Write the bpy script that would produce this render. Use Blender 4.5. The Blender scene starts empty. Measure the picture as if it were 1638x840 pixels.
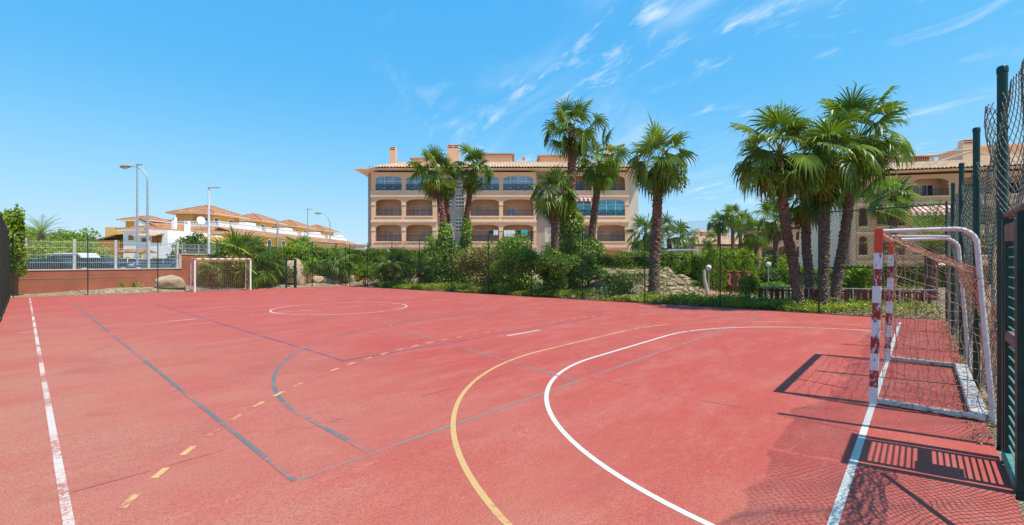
import bpy, bmesh, math, random
import numpy as np
from mathutils import Vector, Matrix, noise

# ------------------------------------------------------------------ camera, sky, sun
scene = bpy.context.scene
COL = scene.collection
F_PX, CX, HZ, EYE = 714.7, 819.0, 415.0, 1.71      # focal length (photo pixels), centre, horizon row, eye height
FX, FY = 0.7377, 0.6751                             # forward direction of the camera on the ground
YAW = math.atan2(FX, FY)

cam_d = bpy.data.cameras.new("camera")
cam = bpy.data.objects.new("camera", cam_d)
COL.objects.link(cam)
cam.location = (0, 0, EYE)
cam.rotation_euler = (math.radians(90), 0, -YAW)
cam_d.sensor_width = 36
cam_d.lens = 36 * F_PX / 1638
cam_d.shift_y = -5.0 / 1638
cam_d.clip_start, cam_d.clip_end = 0.05, 3000
scene.camera = cam

SUN_TO = Vector((0.10, -0.49, 1.0)).normalized()
SUN_EL = math.asin(SUN_TO.z)
SUN_ROT = math.atan2(SUN_TO.x, SUN_TO.y)
world = bpy.data.worlds.new("World")
scene.world = world
world.use_nodes = True
wn, wl = world.node_tree.nodes, world.node_tree.links
wn.clear()
w_out = wn.new("ShaderNodeOutputWorld")
w_bg = wn.new("ShaderNodeBackground")
w_bg.inputs[1].default_value = 0.15
sky = wn.new("ShaderNodeTexSky")
sky.sky_type = 'NISHITA'
sky.sun_disc = False
sky.sun_elevation = SUN_EL
sky.sun_rotation = SUN_ROT
sky.altitude = 0
sky.air_density = 1.0
sky.dust_density = 0.35
sky.ozone_density = 1.6


def wmath(op, a, b=None, c=None):
    n = wn.new("ShaderNodeMath")
    n.operation = op
    for i, v in enumerate((a, b, c)):
        if v is None:
            continue
        if isinstance(v, (int, float)):
            n.inputs[i].default_value = v
        else:
            wl.new(v, n.inputs[i])
    return n.outputs[0]


SKY_FIT = ((0.36, 1.05), (1.60, 0.40), (3.4, 0.16))
CLOUD_W = 1.0
# thin cirrus, thickest over the court's far side; the direction is projected on a high flat layer
tc = wn.new("ShaderNodeTexCoord")
sep = wn.new("ShaderNodeSeparateXYZ")
wl.new(tc.outputs["Generated"], sep.inputs[0])
zz = wmath('MAXIMUM', sep.outputs[2], 0.02)
fwd = wmath('ADD', wmath('MULTIPLY', sep.outputs[0], FX), wmath('MULTIPLY', sep.outputs[1], FY))
rgt = wmath('SUBTRACT', wmath('MULTIPLY', sep.outputs[0], FY), wmath('MULTIPLY', sep.outputs[1], FX))
zl = wmath('ADD', zz, 0.12)
cu, cv = wmath('DIVIDE', rgt, zl), wmath('DIVIDE', fwd, zl)
comb = wn.new("ShaderNodeCombineXYZ")
wl.new(cu, comb.inputs[0])
wl.new(cv, comb.inputs[1])
mp = wn.new("ShaderNodeMapping")
mp.vector_type = 'TEXTURE'
mp.inputs["Rotation"].default_value = (0, 0, math.radians(-66))
mp.inputs["Scale"].default_value = (1.55, 0.62, 1.0)
wl.new(comb.outputs[0], mp.inputs[0])


def wnoise(vec, scale, det, rough, dist, off=0.0):
    n = wn.new("ShaderNodeTexNoise")
    n.noise_dimensions = '4D'
    n.inputs["W"].default_value = off
    n.inputs["Scale"].default_value = scale
    n.inputs["Detail"].default_value = det
    n.inputs["Roughness"].default_value = rough
    n.inputs["Distortion"].default_value = dist
    wl.new(vec, n.inputs["Vector"])
    return n.outputs[0]


def wramp(v, a, b):
    n = wn.new("ShaderNodeMapRange")
    n.interpolation_type = 'SMOOTHSTEP'
    wl.new(v, n.inputs[0])
    n.inputs[1].default_value, n.inputs[2].default_value = a, b
    return n.outputs[0]


az = wmath('DIVIDE', rgt, wmath('MAXIMUM', fwd, 0.05))
side = wramp(az, -0.42, 0.22)
puffs = wmath('MULTIPLY', wramp(wnoise(mp.outputs[0], 3.4, 10, .62, .5, CLOUD_W), .51, .76), wramp(wnoise(comb.outputs[0], 1.5, 2, .5, 0, CLOUD_W), .46, .60))
veil = wmath('MULTIPLY', wmath('MULTIPLY', wramp(wnoise(mp.outputs[0], 1.3, 8, .60, .8, CLOUD_W + 3), .44, .78), wramp(wnoise(comb.outputs[0], .9, 2, .5, 0, CLOUD_W + 1), .40, .62)), .48)
cl = wmath('MAXIMUM', wmath('MULTIPLY', puffs, .9), veil)
cl = wmath('MULTIPLY', wmath('MULTIPLY', cl, side), wramp(sep.outputs[2], 0.02, 0.16))
haze_k = wmath('MULTIPLY', wramp(sep.outputs[2], 0.36, -0.04), .34)
wmix = wn.new("ShaderNodeMix")
wmix.data_type = 'RGBA'
wl.new(cl, wmix.inputs[0])
ss = wn.new("ShaderNodeSeparateColor")
wl.new(sky.outputs[0], ss.inputs[0])
sc_ = wn.new("ShaderNodeCombineColor")
for i_, (k_, g_) in enumerate(SKY_FIT):                            # a clearer, cyan Mediterranean sky: each channel compressed
    wl.new(wmath('MULTIPLY', wmath('POWER', ss.outputs[i_], g_), k_), sc_.inputs[i_])
hz = wn.new("ShaderNodeMix")                                       # pale moist air low in the sky
hz.data_type = 'RGBA'
wl.new(haze_k, hz.inputs[0])
wl.new(sc_.outputs[0], hz.inputs[6])
hz.inputs[7].default_value = (2.9, 4.0, 4.7, 1)
wl.new(hz.outputs[2], wmix.inputs[6])
wmix.inputs[7].default_value = (4.3, 4.7, 5.0, 1)
wl.new(wmix.outputs[2], w_bg.inputs[0])
wl.new(w_bg.outputs[0], w_out.inputs[0])

sun_d = bpy.data.lights.new("sun", 'SUN')
sun_d.energy = 3.7
sun_d.angle = math.radians(0.5)
sun_d.color = (1.0, 0.955, 0.88)
sun = bpy.data.objects.new("sun", sun_d)
COL.objects.link(sun)
sun.location = (0, 0, 60)
sun.rotation_euler = (-SUN_TO).to_track_quat('-Z', 'Y').to_euler()

vs = scene.view_settings
vs.view_transform = 'Standard'
vs.look = 'None'
vs.exposure = 0.58
vs.gamma = 1.0
vs.use_curve_mapping = False
scene.cycles.use_denoising = True
scene.cycles.max_bounces = 8
scene.cycles.transparent_max_bounces = 16

random.seed(7)
RNG = np.random.default_rng(11)


# ------------------------------------------------------------------ helpers
def W(px, d, y=None, z=0.0):
    """world point seen at photo column px at depth d; the height comes from photo row y or from z"""
    xc = (px - CX) / F_PX * d
    if y is not None:
        z = EYE - (y - HZ) / F_PX * d
    return Vector((FY * xc + FX * d, -FX * xc + FY * d, z))


def cam_xy(X, Y):
    return FY * X - FX * Y, FX * X + FY * Y      # right, forward


def sm(x, a, b):
    t = np.clip((x - a) / (b - a), 0, 1)
    return t * t * (3 - 2 * t)


def zc(X, Y):
    """height of the court: it falls gently to its far corner"""
    return -np.clip(Y, 0, 40) * (0.0062 + 0.00031 * np.clip(X, -1, 18))


CX0, CX1, CY0, CY1 = -0.45, 17.42, -0.50, 33.4


def terrain(X, Y):
    X, Y = np.asarray(X, float), np.asarray(Y, float)
    r, d = cam_xy(X, Y)
    z = zc(np.clip(X, CX0, CX1), np.clip(Y, 0, CY1)) - 0.035
    z = z + 0.16 * sm(X, CX1 + .05, CX1 + 1.3)
    z = z + (.03 + 0.22 * sm(X, -.6, 5.5)) * sm(Y, CY1 + .05, 35.4) * (1 - sm(X, 16, 20) * .5) + .035 * np.sin(X * 2.1) * np.sin(X * .7 + Y * 1.9) * sm(Y, CY1 + .1, 34.2) * (1 - sm(Y, 36, 37))
    z = z + 1.15 * sm(d, 20.5, 26) * sm(r, 2.6, 5.2) * (1 - sm(r, 8.6, 11.0)) * (1 - sm(d, 34, 42)) * sm(X, 18, 20)
    z = z - 1.2 * sm(d, 24, 40) * sm(r, 13, 22) * sm(X, 20, 30)
    street = sm(Y, 36.25, 36.5) * (1 - sm(X, 8, 20))
    z = z * (1 - street) + 0.32 * street
    far = sm(d, 60, 90)
    z = z * (1 - far) + (0.1 - 1.2 * sm(r, 10, 30)) * far
    return z


def tz(x, y):
    return float(terrain(x, y))


class MB:
    def __init__(s):
        s.v, s.f, s.m = [], [], []

    def add(s, verts, faces, mi=0):
        o = len(s.v)
        s.v.extend([tuple(p) for p in verts])
        s.f.extend([tuple(i + o for i in f) for f in faces])
        s.m.extend([mi] * len(faces))

    def box(s, x0, x1, y0, y1, z0, z1, mi=0):
        v = [(x0, y0, z0), (x1, y0, z0), (x1, y1, z0), (x0, y1, z0), (x0, y0, z1), (x1, y0, z1), (x1, y1, z1), (x0, y1, z1)]
        s.add(v, [(0, 3, 2, 1), (4, 5, 6, 7), (0, 1, 5, 4), (1, 2, 6, 5), (2, 3, 7, 6), (3, 0, 4, 7)], mi)

    def bar(s, a, b, w, h, up=(0, 0, 1), mi=0):
        a, b = Vector(a), Vector(b)
        t = (b - a).normalized()
        u = Vector(up)
        sd = t.cross(u)
        if sd.length < 1e-4:
            sd = t.cross(Vector((0, 1, 0)))
        sd.normalize()
        u = sd.cross(t).normalized()
        vv = []
        for p in (a, b):
            for i, j in ((-1, -1), (1, -1), (1, 1), (-1, 1)):
                vv.append(p + sd * (i * w / 2) + u * (j * h / 2))
        s.add(vv, [(0, 1, 2, 3), (7, 6, 5, 4), (0, 4, 5, 1), (1, 5, 6, 2), (2, 6, 7, 3), (3, 7, 4, 0)], mi)

    def tube(s, pts, r, n=8, cap=True, mi=0):
        pts = [Vector(p) for p in pts]
        rr = r if isinstance(r, (list, tuple)) else [r] * len(pts)
        o = len(s.v)
        ref = None
        for i, p in enumerate(pts):
            t = (pts[min(i + 1, len(pts) - 1)] - pts[max(i - 1, 0)])
            if t.length < 1e-9:
                t = Vector((0, 0, 1))
            t.normalize()
            if ref is None:
                ref = Vector((1, 0, 0)) if abs(t.x) < .8 else Vector((0, 1, 0))
            sd = t.cross(ref)
            if sd.length < 1e-4:
                sd = t.cross(Vector((0, 0, 1)))
            sd.normalize()
            ref = sd.cross(t).normalized()
            for k in range(n):
                a = 2 * math.pi * k / n
                s.v.append(tuple(p + sd * (math.cos(a) * rr[i]) + ref * (math.sin(a) * rr[i])))
        for i in range(len(pts) - 1):
            for k in range(n):
                a, b = o + i * n + k, o + i * n + (k + 1) % n
                s.f.append((a, b, b + n, a + n))
                s.m.append(mi)
        if cap:
            s.f.append(tuple(o + k for k in range(n))[::-1])
            e = o + (len(pts) - 1) * n
            s.f.append(tuple(e + k for k in range(n)))
            s.m += [mi, mi]

    def lathe(s, c, prof, n=16, mi=0):
        o = len(s.v)
        for r, z in prof:
            for k in range(n):
                a = 2 * math.pi * k / n
                s.v.append((c[0] + r * math.cos(a), c[1] + r * math.sin(a), c[2] + z))
        for i in range(len(prof) - 1):
            for k in range(n):
                a, b = o + i * n + k, o + i * n + (k + 1) % n
                s.f.append((a, b, b + n, a + n))
                s.m.append(mi)

    def prism(s, poly, y0, y1, mi=0, axis='y'):
        n = len(poly)
        if axis == 'y':
            v = [(x, y0, z) for x, z in poly] + [(x, y1, z) for x, z in poly]
        elif axis == 'x':
            v = [(y0, x, z) for x, z in poly] + [(y1, x, z) for x, z in poly]
        else:
            v = [(x, z, y0) for x, z in poly] + [(x, z, y1) for x, z in poly]
        f = [tuple(range(n)), tuple(range(2 * n - 1, n - 1, -1))]
        f += [(i, i + n, (i + 1) % n + n, (i + 1) % n) for i in range(n)]
        s.add(v, f, mi)

    def build(s, name, mats, parent=None, smooth=False, bevel=0):
        me = bpy.data.meshes.new(name)
        me.from_pydata(s.v, [], s.f)
        mats = mats if isinstance(mats, (list, tuple)) else [mats]
        for m in mats:
            me.materials.append(m)
        if len(mats) > 1:
            me.polygons.foreach_set("material_index", s.m)
        bm = bmesh.new()
        bm.from_mesh(me)
        bmesh.ops.recalc_face_normals(bm, faces=bm.faces)
        bm.to_mesh(me)
        bm.free()
        if smooth:
            me.polygons.foreach_set("use_smooth", [True] * len(me.polygons))
            me.set_sharp_from_angle(angle=math.radians(40))
        o = bpy.data.objects.new(name, me)
        COL.objects.link(o)
        if parent:
            o.parent = parent
        if bevel:
            b = o.modifiers.new("bevel", 'BEVEL')
            b.width = bevel
            b.segments = 2
            b.limit_method = 'ANGLE'
        return o


def np_mesh(name, verts, quads, mat, parent=None, tint=None, tris=None):
    me = bpy.data.meshes.new(name)
    verts = np.asarray(verts, np.float32)
    nq = 0 if quads is None else len(quads)
    nt = 0 if tris is None else len(tris)
    me.vertices.add(len(verts))
    me.vertices.foreach_set("co", verts.ravel())
    loops = []
    if nq:
        loops.append(np.asarray(quads, np.int32).ravel())
    if nt:
        loops.append(np.asarray(tris, np.int32).ravel())
    loops = np.concatenate(loops)
    me.loops.add(len(loops))
    me.loops.foreach_set("vertex_index", loops)
    me.polygons.add(nq + nt)
    starts = np.concatenate([np.arange(nq) * 4, nq * 4 + np.arange(nt) * 3]).astype(np.int32)
    me.polygons.foreach_set("loop_start", starts)
    if tint is not None:
        at = me.attributes.new("tint", 'FLOAT', 'POINT')
        at.data.foreach_set("value", np.asarray(tint, np.float32))
    me.materials.append(mat)
    me.update(calc_edges=True)
    me.validate()
    o = bpy.data.objects.new(name, me)
    COL.objects.link(o)
    if parent:
        o.parent = parent
    return o


def tag(o, label=None, cat=None, group=None, kind=None):
    if label:
        o["label"] = label
    if cat:
        o["category"] = cat
    if group:
        o["group"] = group
    if kind:
        o["kind"] = kind
    return o


def thing(name, label, cat, loc=(0, 0, 0), rz=0.0, group=None):
    o = bpy.data.objects.new(name, None)
    o.empty_display_size = 0.3
    COL.objects.link(o)
    o.location = loc
    o.rotation_euler = (0, 0, rz)
    return tag(o, label, cat, group)


# ------------------------------------------------------------------ materials
def nodes_of(name):
    m = bpy.data.materials.new(name)
    m.use_nodes = True
    nt = m.node_tree
    return m, nt.nodes, nt.links, nt.nodes["Principled BSDF"]


def n_noise(N, L, scale, detail=4, rough=0.55, vec=None, dist=0.0):
    n = N.new("ShaderNodeTexNoise")
    n.inputs["Scale"].default_value = scale
    n.inputs["Detail"].default_value = detail
    n.inputs["Roughness"].default_value = rough
    n.inputs["Distortion"].default_value = dist
    if vec is not None:
        L.new(vec, n.inputs[0])
    return n.outputs[0]


def n_ramp(N, L, v, a, b, ca=0.0, cb=1.0):
    n = N.new("ShaderNodeMapRange")
    L.new(v, n.inputs[0])
    n.inputs[1].default_value, n.inputs[2].default_value = a, b
    n.inputs[3].default_value, n.inputs[4].default_value = ca, cb
    return n.outputs[0]


def n_mix(N, L, f, a, b, mode='MIX'):
    n = N.new("ShaderNodeMix")
    n.data_type = 'RGBA'
    n.blend_type = mode
    if isinstance(f, (int, float)):
        n.inputs[0].default_value = f
    else:
        L.new(f, n.inputs[0])
    for i, c in ((6, a), (7, b)):
        if isinstance(c, tuple):
            n.inputs[i].default_value = (*c[:3], 1)
        else:
            L.new(c, n.inputs[i])
    return n.outputs[2]


def n_math(N, L, op, a, b=None):
    n = N.new("ShaderNodeMath")
    n.operation = op
    for i, v in enumerate((a, b)):
        if v is None:
            continue
        if isinstance(v, (int, float)):
            n.inputs[i].default_value = v
        else:
            L.new(v, n.inputs[i])
    return n.outputs[0]


def n_bump(N, L, P, h, strength=0.3, dist=0.02):
    b = N.new("ShaderNodeBump")
    b.inputs["Strength"].default_value = strength
    b.inputs["Distance"].default_value = dist
    L.new(h, b.inputs["Height"])
    L.new(b.outputs[0], P.inputs["Normal"])


def obj_vec(N, L, scale=None):
    t = N.new("ShaderNodeTexCoord").outputs["Object"]
    if scale:
        m = N.new("ShaderNodeMapping")
        m.inputs["Scale"].default_value = scale
        L.new(t, m.inputs[0])
        return m.outputs[0]
    return t


def mat_plain(name, c, rough=0.6, c2=None, scale=3.0, bump=0.0, bscale=40.0, metal=0.0, spec=0.4, lo=.35, hi=.65):
    m, N, L, P = nodes_of(name)
    P.inputs["Roughness"].default_value = rough
    P.inputs["Metallic"].default_value = metal
    P.inputs["Specular IOR Level"].default_value = spec
    v = obj_vec(N, L)
    c2 = c2 or tuple(x * 0.78 for x in c)
    f = n_ramp(N, L, n_noise(N, L, scale, 6, .6, v), lo, hi)
    L.new(n_mix(N, L, f, c, c2), P.inputs["Base Color"])
    if bump:
        n_bump(N, L, P, n_noise(N, L, bscale, 3, .6, v), bump)
    return m


def mat_leaf(name, c, c2, trans=0.3, rough=0.45, spec=0.35):
    """foliage: tint per leaf, large-scale drift of hue, light passing through"""
    m, N, L, P = nodes_of(name)
    at = N.new("ShaderNodeAttribute")
    at.attribute_name = "tint"
    v = obj_vec(N, L)
    f = n_math(N, L, 'ADD', n_math(N, L, 'MULTIPLY', at.outputs["Fac"], 0.7),
               n_math(N, L, 'MULTIPLY', n_ramp(N, L, n_noise(N, L, 1.4, 2, .5, v), .35, .65), 0.3))
    col = n_mix(N, L, f, c, c2)
    L.new(col, P.inputs["Base Color"])
    P.inputs["Roughness"].default_value = rough
    P.inputs["Specular IOR Level"].default_value = spec
    tr = N.new("ShaderNodeBsdfTranslucent")
    L.new(n_mix(N, L, 1.0, col, (1.25, 1.35, 0.55), 'MULTIPLY'), tr.inputs[0])
    mx = N.new("ShaderNodeMixShader")
    mx.inputs[0].default_value = trans
    L.new(P.outputs[0], mx.inputs[1])
    L.new(tr.outputs[0], mx.inputs[2])
    L.new(mx.outputs[0], N["Material Output"].inputs[0])
    return m


def court_colour(N, L):
    v = obj_vec(N, L)
    a = n_noise(N, L, 0.22, 5, .6, v)
    b = n_noise(N, L, 1.1, 8, .65, obj_vec(N, L, (0.6, 1.6, 1)))
    fine = n_noise(N, L, 70, 3, .75, v)
    grit = n_noise(N, L, 21, 5, .8, v)
    col = n_mix(N, L, n_ramp(N, L, a, .38, .64), (0.425, 0.066, 0.051), (0.455, 0.085, 0.064))
    col = n_mix(N, L, n_ramp(N, L, b, .46, .72, 0, .85), col, (0.49, 0.152, 0.112))
    s = N.new("ShaderNodeSeparateXYZ")
    L.new(v, s.inputs[0])
    # dust gathered along the near touchline and the near corner
    dust = n_math(N, L, 'MULTIPLY', n_ramp(N, L, s.outputs[0], 5.0, -0.6), n_ramp(N, L, n_noise(N, L, .5, 6, .6, v), .22, .55))
    dust = n_math(N, L, 'MULTIPLY', dust, n_ramp(N, L, s.outputs[1], 26, 10))
    col = n_mix(N, L, n_math(N, L, 'MULTIPLY', dust, .9), col, (0.43, 0.215, 0.140))
    # scuffs, washed streaks, darker damp stains, grit
    sc = n_noise(N, L, 4.0, 10, .78, obj_vec(N, L, (0.35, 1.9, 1)), 1.2)
    col = n_mix(N, L, n_ramp(N, L, sc, .55, .74, 0, .75), col, (0.57, 0.225, 0.165))
    sk = n_noise(N, L, 9, 6, .7, obj_vec(N, L, (1.8, 0.25, 1)), 2.0)
    col = n_mix(N, L, n_ramp(N, L, sk, .63, .74, 0, .55), col, (0.58, 0.26, 0.20))
    st = n_noise(N, L, 1.7, 9, .72, v, .8)
    col = n_mix(N, L, n_ramp(N, L, st, .56, .76, 0, .6), col, (0.34, 0.058, 0.045))
    sp = n_noise(N, L, .42, 7, .7, v, 1.5)
    col = n_mix(N, L, n_ramp(N, L, sp, .53, .66, 0, .6), col, (0.33, 0.095, 0.075))
    col = n_mix(N, L, n_ramp(N, L, grit, .42, .70, 0.0, .36), col, (0.55, 0.155, 0.115))
    col = n_mix(N, L, n_ramp(N, L, fine, .42, .62, 0.0, .62), col, (0.27, 0.046, 0.036))
    return col, v, s, fine


def mat_court():
    m, N, L, P = nodes_of("court_acrylic")
    col, v, s, fine = court_colour(N, L)
    # expansion joints of the slab
    wob = n_ramp(N, L, n_noise(N, L, 1.3, 5, .6, v), 0, 1, -.05, .05)
    br = n_ramp(N, L, n_noise(N, L, 2.5, 5, .7, v), .44, .52)
    for sock, at in ((s.outputs[1], 4.68), (s.outputs[0], 5.62), (s.outputs[1], 10.9), (s.outputs[1], 21.9), (s.outputs[0], 11.2)):
        dd = n_math(N, L, 'ABSOLUTE', n_math(N, L, 'SUBTRACT', n_math(N, L, 'ADD', sock, wob), at))
        k = n_math(N, L, 'MULTIPLY', n_ramp(N, L, dd, 0.008, 0.003), br)
        col = n_mix(N, L, k, col, (0.07, 0.025, 0.022))
    L.new(col, P.inputs["Base Color"])
    P.inputs["Roughness"].default_value = 0.85
    P.inputs["Specular IOR Level"].default_value = 0.25
    n_bump(N, L, P, fine, 0.35, 0.006)
    return m


def mat_line(name, c, wear=0.5, wscale=6.0):
    m, N, L, P = nodes_of(name)
    col, v, s, fine = court_colour(N, L)
    w1 = n_noise(N, L, wscale, 8, .75, v)
    w2 = n_noise(N, L, .8, 3, .5, v)
    w3 = n_noise(N, L, 75, 3, .7, v)
    k = n_math(N, L, 'ADD', n_math(N, L, 'ADD', n_math(N, L, 'MULTIPLY', w1, .45), n_math(N, L, 'MULTIPLY', w2, .65)), n_math(N, L, 'MULTIPLY', w3, .25))
    k = n_ramp(N, L, n_math(N, L, 'DIVIDE', k, 1.35), .38, .62)
    f = n_ramp(N, L, k, 1 - wear - .10, 1 - wear + .10)
    pc = n_mix(N, L, n_ramp(N, L, w1, .3, .7), c, tuple(x * .82 for x in c))
    L.new(n_mix(N, L, f, pc, col), P.inputs["Base Color"])
    P.inputs["Roughness"].default_value = 0.75
    n_bump(N, L, P, fine, 0.25, 0.006)
    return m


def mat_ground():
    m, N, L, P = nodes_of("garden_soil_and_bounce_ground")
    v = obj_vec(N, L)
    a = n_noise(N, L, .35, 6, .6, v)
    b = n_noise(N, L, 5, 8, .7, v)
    vo = N.new("ShaderNodeTexVoronoi")
    vo.inputs["Scale"].default_value = 22
    L.new(v, vo.inputs[0])
    c = n_mix(N, L, n_ramp(N, L, a, .4, .6), (0.21, 0.145, 0.085), (0.28, 0.20, 0.125))
    c = n_mix(N, L, n_ramp(N, L, b, .45, .7, 0, .8), c, (0.11, 0.085, 0.045))
    c = n_mix(N, L, n_ramp(N, L, vo.outputs[0], 0, .6, .25, 0), c, (0.46, 0.36, 0.25))
    ln = N.new("ShaderNodeVectorMath")
    ln.operation = 'LENGTH'
    L.new(v, ln.inputs[0])
    c = n_mix(N, L, n_ramp(N, L, ln.outputs["Value"], 38, 41), c, n_mix(N, L, n_ramp(N, L, a, .4, .6), (0.56, 0.43, 0.30), (0.50, 0.37, 0.25)))  # pale far ground, added to bounce warm light onto the facades
    L.new(c, P.inputs["Base Color"])
    P.inputs["Roughness"].default_value = .95
    n_bump(N, L, P, vo.outputs[0], .6, .02)
    return m


def mat_gravel():
    m, N, L, P = nodes_of("pale_gravel")
    v = obj_vec(N, L)
    vo = N.new("ShaderNodeTexVoronoi")
    vo.inputs["Scale"].default_value = 16
    L.new(v, vo.inputs[0])
    c = n_mix(N, L, n_ramp(N, L, n_noise(N, L, 2, 6, .6, v), .35, .65), (0.46, 0.365, 0.25), (0.34, 0.26, 0.17))
    hs = N.new("ShaderNodeSeparateColor")
    L.new(vo.outputs["Color"], hs.inputs[0])
    c = n_mix(N, L, n_ramp(N, L, hs.outputs[0], 0, 1, 0, .5), c, (0.58, 0.48, 0.36))
    L.new(c, P.inputs["Base Color"])
    P.inputs["Roughness"].default_value = .95
    n_bump(N, L, P, vo.outputs[0], .8, .03)
    return m


def mat_bands(name, c1, c2, period, axis=2, offset=0.0, chips=0.0, chipcol=(.2, .1, .06), rough=.45, duty=0.5, top=None):
    """alternating painted bands along one axis of the object"""
    m, N, L, P = nodes_of(name)
    v = obj_vec(N, L)
    s = N.new("ShaderNodeSeparateXYZ")
    L.new(v, s.inputs[0])
    x = n_math(N, L, 'DIVIDE', n_math(N, L, 'SUBTRACT', s.outputs[axis], offset), period)
    k = n_math(N, L, 'GREATER_THAN', n_math(N, L, 'FRACT', x), duty)
    col = n_mix(N, L, k, c1, c2)
    if chips:
        n1 = n_noise(N, L, 26, 7, .75, obj_vec(N, L, (1, 1, .45)))
        # the red bands have flaked to white, everything is chipped to rust
        col = n_mix(N, L, n_math(N, L, 'MULTIPLY', n_ramp(N, L, n1, .52, .60), k), col, c1)
        n2 = n_noise(N, L, 34, 6, .7, obj_vec(N, L, (1, 1, .35)))
        col = n_mix(N, L, n_ramp(N, L, n2, .66 - chips * .1, .70 - chips * .1), col, chipcol)
    if top:
        kt = n_math(N, L, 'GREATER_THAN', s.outputs[2], top[0])
        col = n_mix(N, L, kt, col, top[1])
    L.new(col, P.inputs["Base Color"])
    P.inputs["Roughness"].default_value = rough
    return m


def mat_tile(name, c=(0.50, 0.27, 0.15), c2=(0.36, 0.17, 0.085), c3=(0.60, 0.42, 0.28)):
    m, N, L, P = nodes_of(name)
    v = obj_vec(N, L)
    vo = N.new("ShaderNodeTexVoronoi")
    vo.inputs["Scale"].default_value = 3.2
    L.new(v, vo.inputs[0])
    hs = N.new("ShaderNodeSeparateColor")
    L.new(vo.outputs["Color"], hs.inputs[0])
    col = n_mix(N, L, n_ramp(N, L, hs.outputs[0], .1, .9), c, c2)
    col = n_mix(N, L, n_ramp(N, L, hs.outputs[1], .5, 1, 0, .7), col, c3)
    s = N.new("ShaderNodeSeparateXYZ")
    L.new(v, s.inputs[0])
    row = n_math(N, L, 'FRACT', n_math(N, L, 'MULTIPLY', s.outputs[2], 6.5))
    col = n_mix(N, L, n_ramp(N, L, row, .22, .08, 0, .55), col, (0.13, 0.06, 0.035))
    col = n_mix(N, L, n_ramp(N, L, n_noise(N, L, 1.1, 5, .6, v), .55, .75, 0, .5), col, (0.22, 0.15, 0.10))
    L.new(col, P.inputs["Base Color"])
    P.inputs["Roughness"].default_value = .85
    n_bump(N, L, P, row, .4, .03)
    return m


def mat_glass(name, c=(0.03, 0.06, 0.09), rough=.06):
    m, N, L, P = nodes_of(name)
    v = obj_vec(N, L)
    f = n_ramp(N, L, n_noise(N, L, .7, 3, .5, v), .35, .65)
    L.new(n_mix(N, L, f, c, tuple(x * 1.7 + .01 for x in c)), P.inputs["Base Color"])
    P.inputs["Roughness"].default_value = rough
    P.inputs["Specular IOR Level"].default_value = .9
    return m


def mat_trunk(name, c, c2, c3):
    m, N, L, P = nodes_of(name)
    v = obj_vec(N, L, (1, 1, 2.2))
    vo = N.new("ShaderNodeTexVoronoi")
    vo.inputs["Scale"].default_value = 9
    L.new(v, vo.inputs[0])
    a = n_noise(N, L, 7, 7, .7, v)
    s = N.new("ShaderNodeSeparateXYZ")
    L.new(obj_vec(N, L), s.inputs[0])
    hgt = n_math(N, L, 'ADD', n_ramp(N, L, s.outputs[2], 0.6, 5.0), n_ramp(N, L, a, .3, .7, -.3, .3))
    col = n_mix(N, L, hgt, c, c2)
    col = n_mix(N, L, n_ramp(N, L, vo.outputs[0], .25, .75, 0, .85), col, c3)
    col = n_mix(N, L, n_ramp(N, L, n_noise(N, L, 16, 5, .7, v), .60, .72, 0, .5), col, (0.36, 0.29, 0.23))
    L.new(col, P.inputs["Base Color"])
    P.inputs["Roughness"].default_value = .9
    n_bump(N, L, P, vo.outputs[0], .9, .05)
    return m


def mat_rock(name, c=(0.55, 0.42, 0.27), c2=(0.40, 0.27, 0.15), c3=(0.62, 0.52, 0.40)):
    m, N, L, P = nodes_of(name)
    v = obj_vec(N, L)
    a = n_noise(N, L, 2.2, 8, .65, v, .6)
    b = n_noise(N, L, 9, 6, .7, v)
    col = n_mix(N, L, n_ramp(N, L, a, .35, .65), c, c2)
    col = n_mix(N, L, n_ramp(N, L, b, .5, .72, 0, .8), col, c3)
    L.new(col, P.inputs["Base Color"])
    P.inputs["Roughness"].default_value = .92
    n_bump(N, L, P, b, .8, .05)
    return m


M = {}
M['court'] = mat_court()
M['white_line'] = mat_line("white_line_paint", (0.62, 0.50, 0.44), .42, 22)
M['white_bright'] = mat_line("fresh_white_line_paint", (0.62, 0.57, 0.51), -.02, 22)
M['white_part'] = mat_line("thinning_white_line_paint", (0.62, 0.55, 0.49), .36, 18)
M['white_worn'] = mat_line("worn_white_line_paint", (0.62, 0.48, 0.42), .64, 3.5)
M['yellow_line'] = mat_line("yellow_line_paint", (0.58, 0.345, 0.135), .22, 20)
M['yellow_worn'] = mat_line("worn_yellow_line_paint", (0.64, 0.35, 0.14), .50, 14)
M['blue_line'] = mat_line("blue_grey_line_paint", (0.125, 0.14, 0.142), .34, 16)
M['blue_worn'] = mat_line("worn_blue_line_paint", (0.215, 0.18, 0.155), .38, 12)
M['purple_line'] = mat_line("dark_blue_line_paint", (0.085, 0.06, 0.14), .36, 12)
M['ground'] = mat_ground()
M['gravel'] = mat_gravel()
M['asphalt'] = mat_plain("asphalt", (0.07, 0.07, 0.07), .9, (0.05, 0.05, 0.05), 2, .3)
M['green'] = mat_plain("green_fence_paint", (0.004, 0.042, 0.032), .38, (0.003, 0.030, 0.023), 9)
M['dkgreen'] = mat_plain("dark_green_paint", (0.010, 0.045, 0.035), .45, (0.006, 0.024, 0.02), 9)
M['wire'] = mat_plain("green_coated_wire", (0.13, 0.15, 0.125), .5, (0.07, 0.10, 0.08), 20)
M['wire_dark'] = mat_plain("dark_coated_wire", (0.006, 0.020, 0.015), .6, (0.004, 0.012, 0.010), 20)
M['net'] = mat_plain("red_brown_rope", (0.50, 0.21, 0.12), .85, (0.30, 0.13, 0.08), 14)
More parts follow.
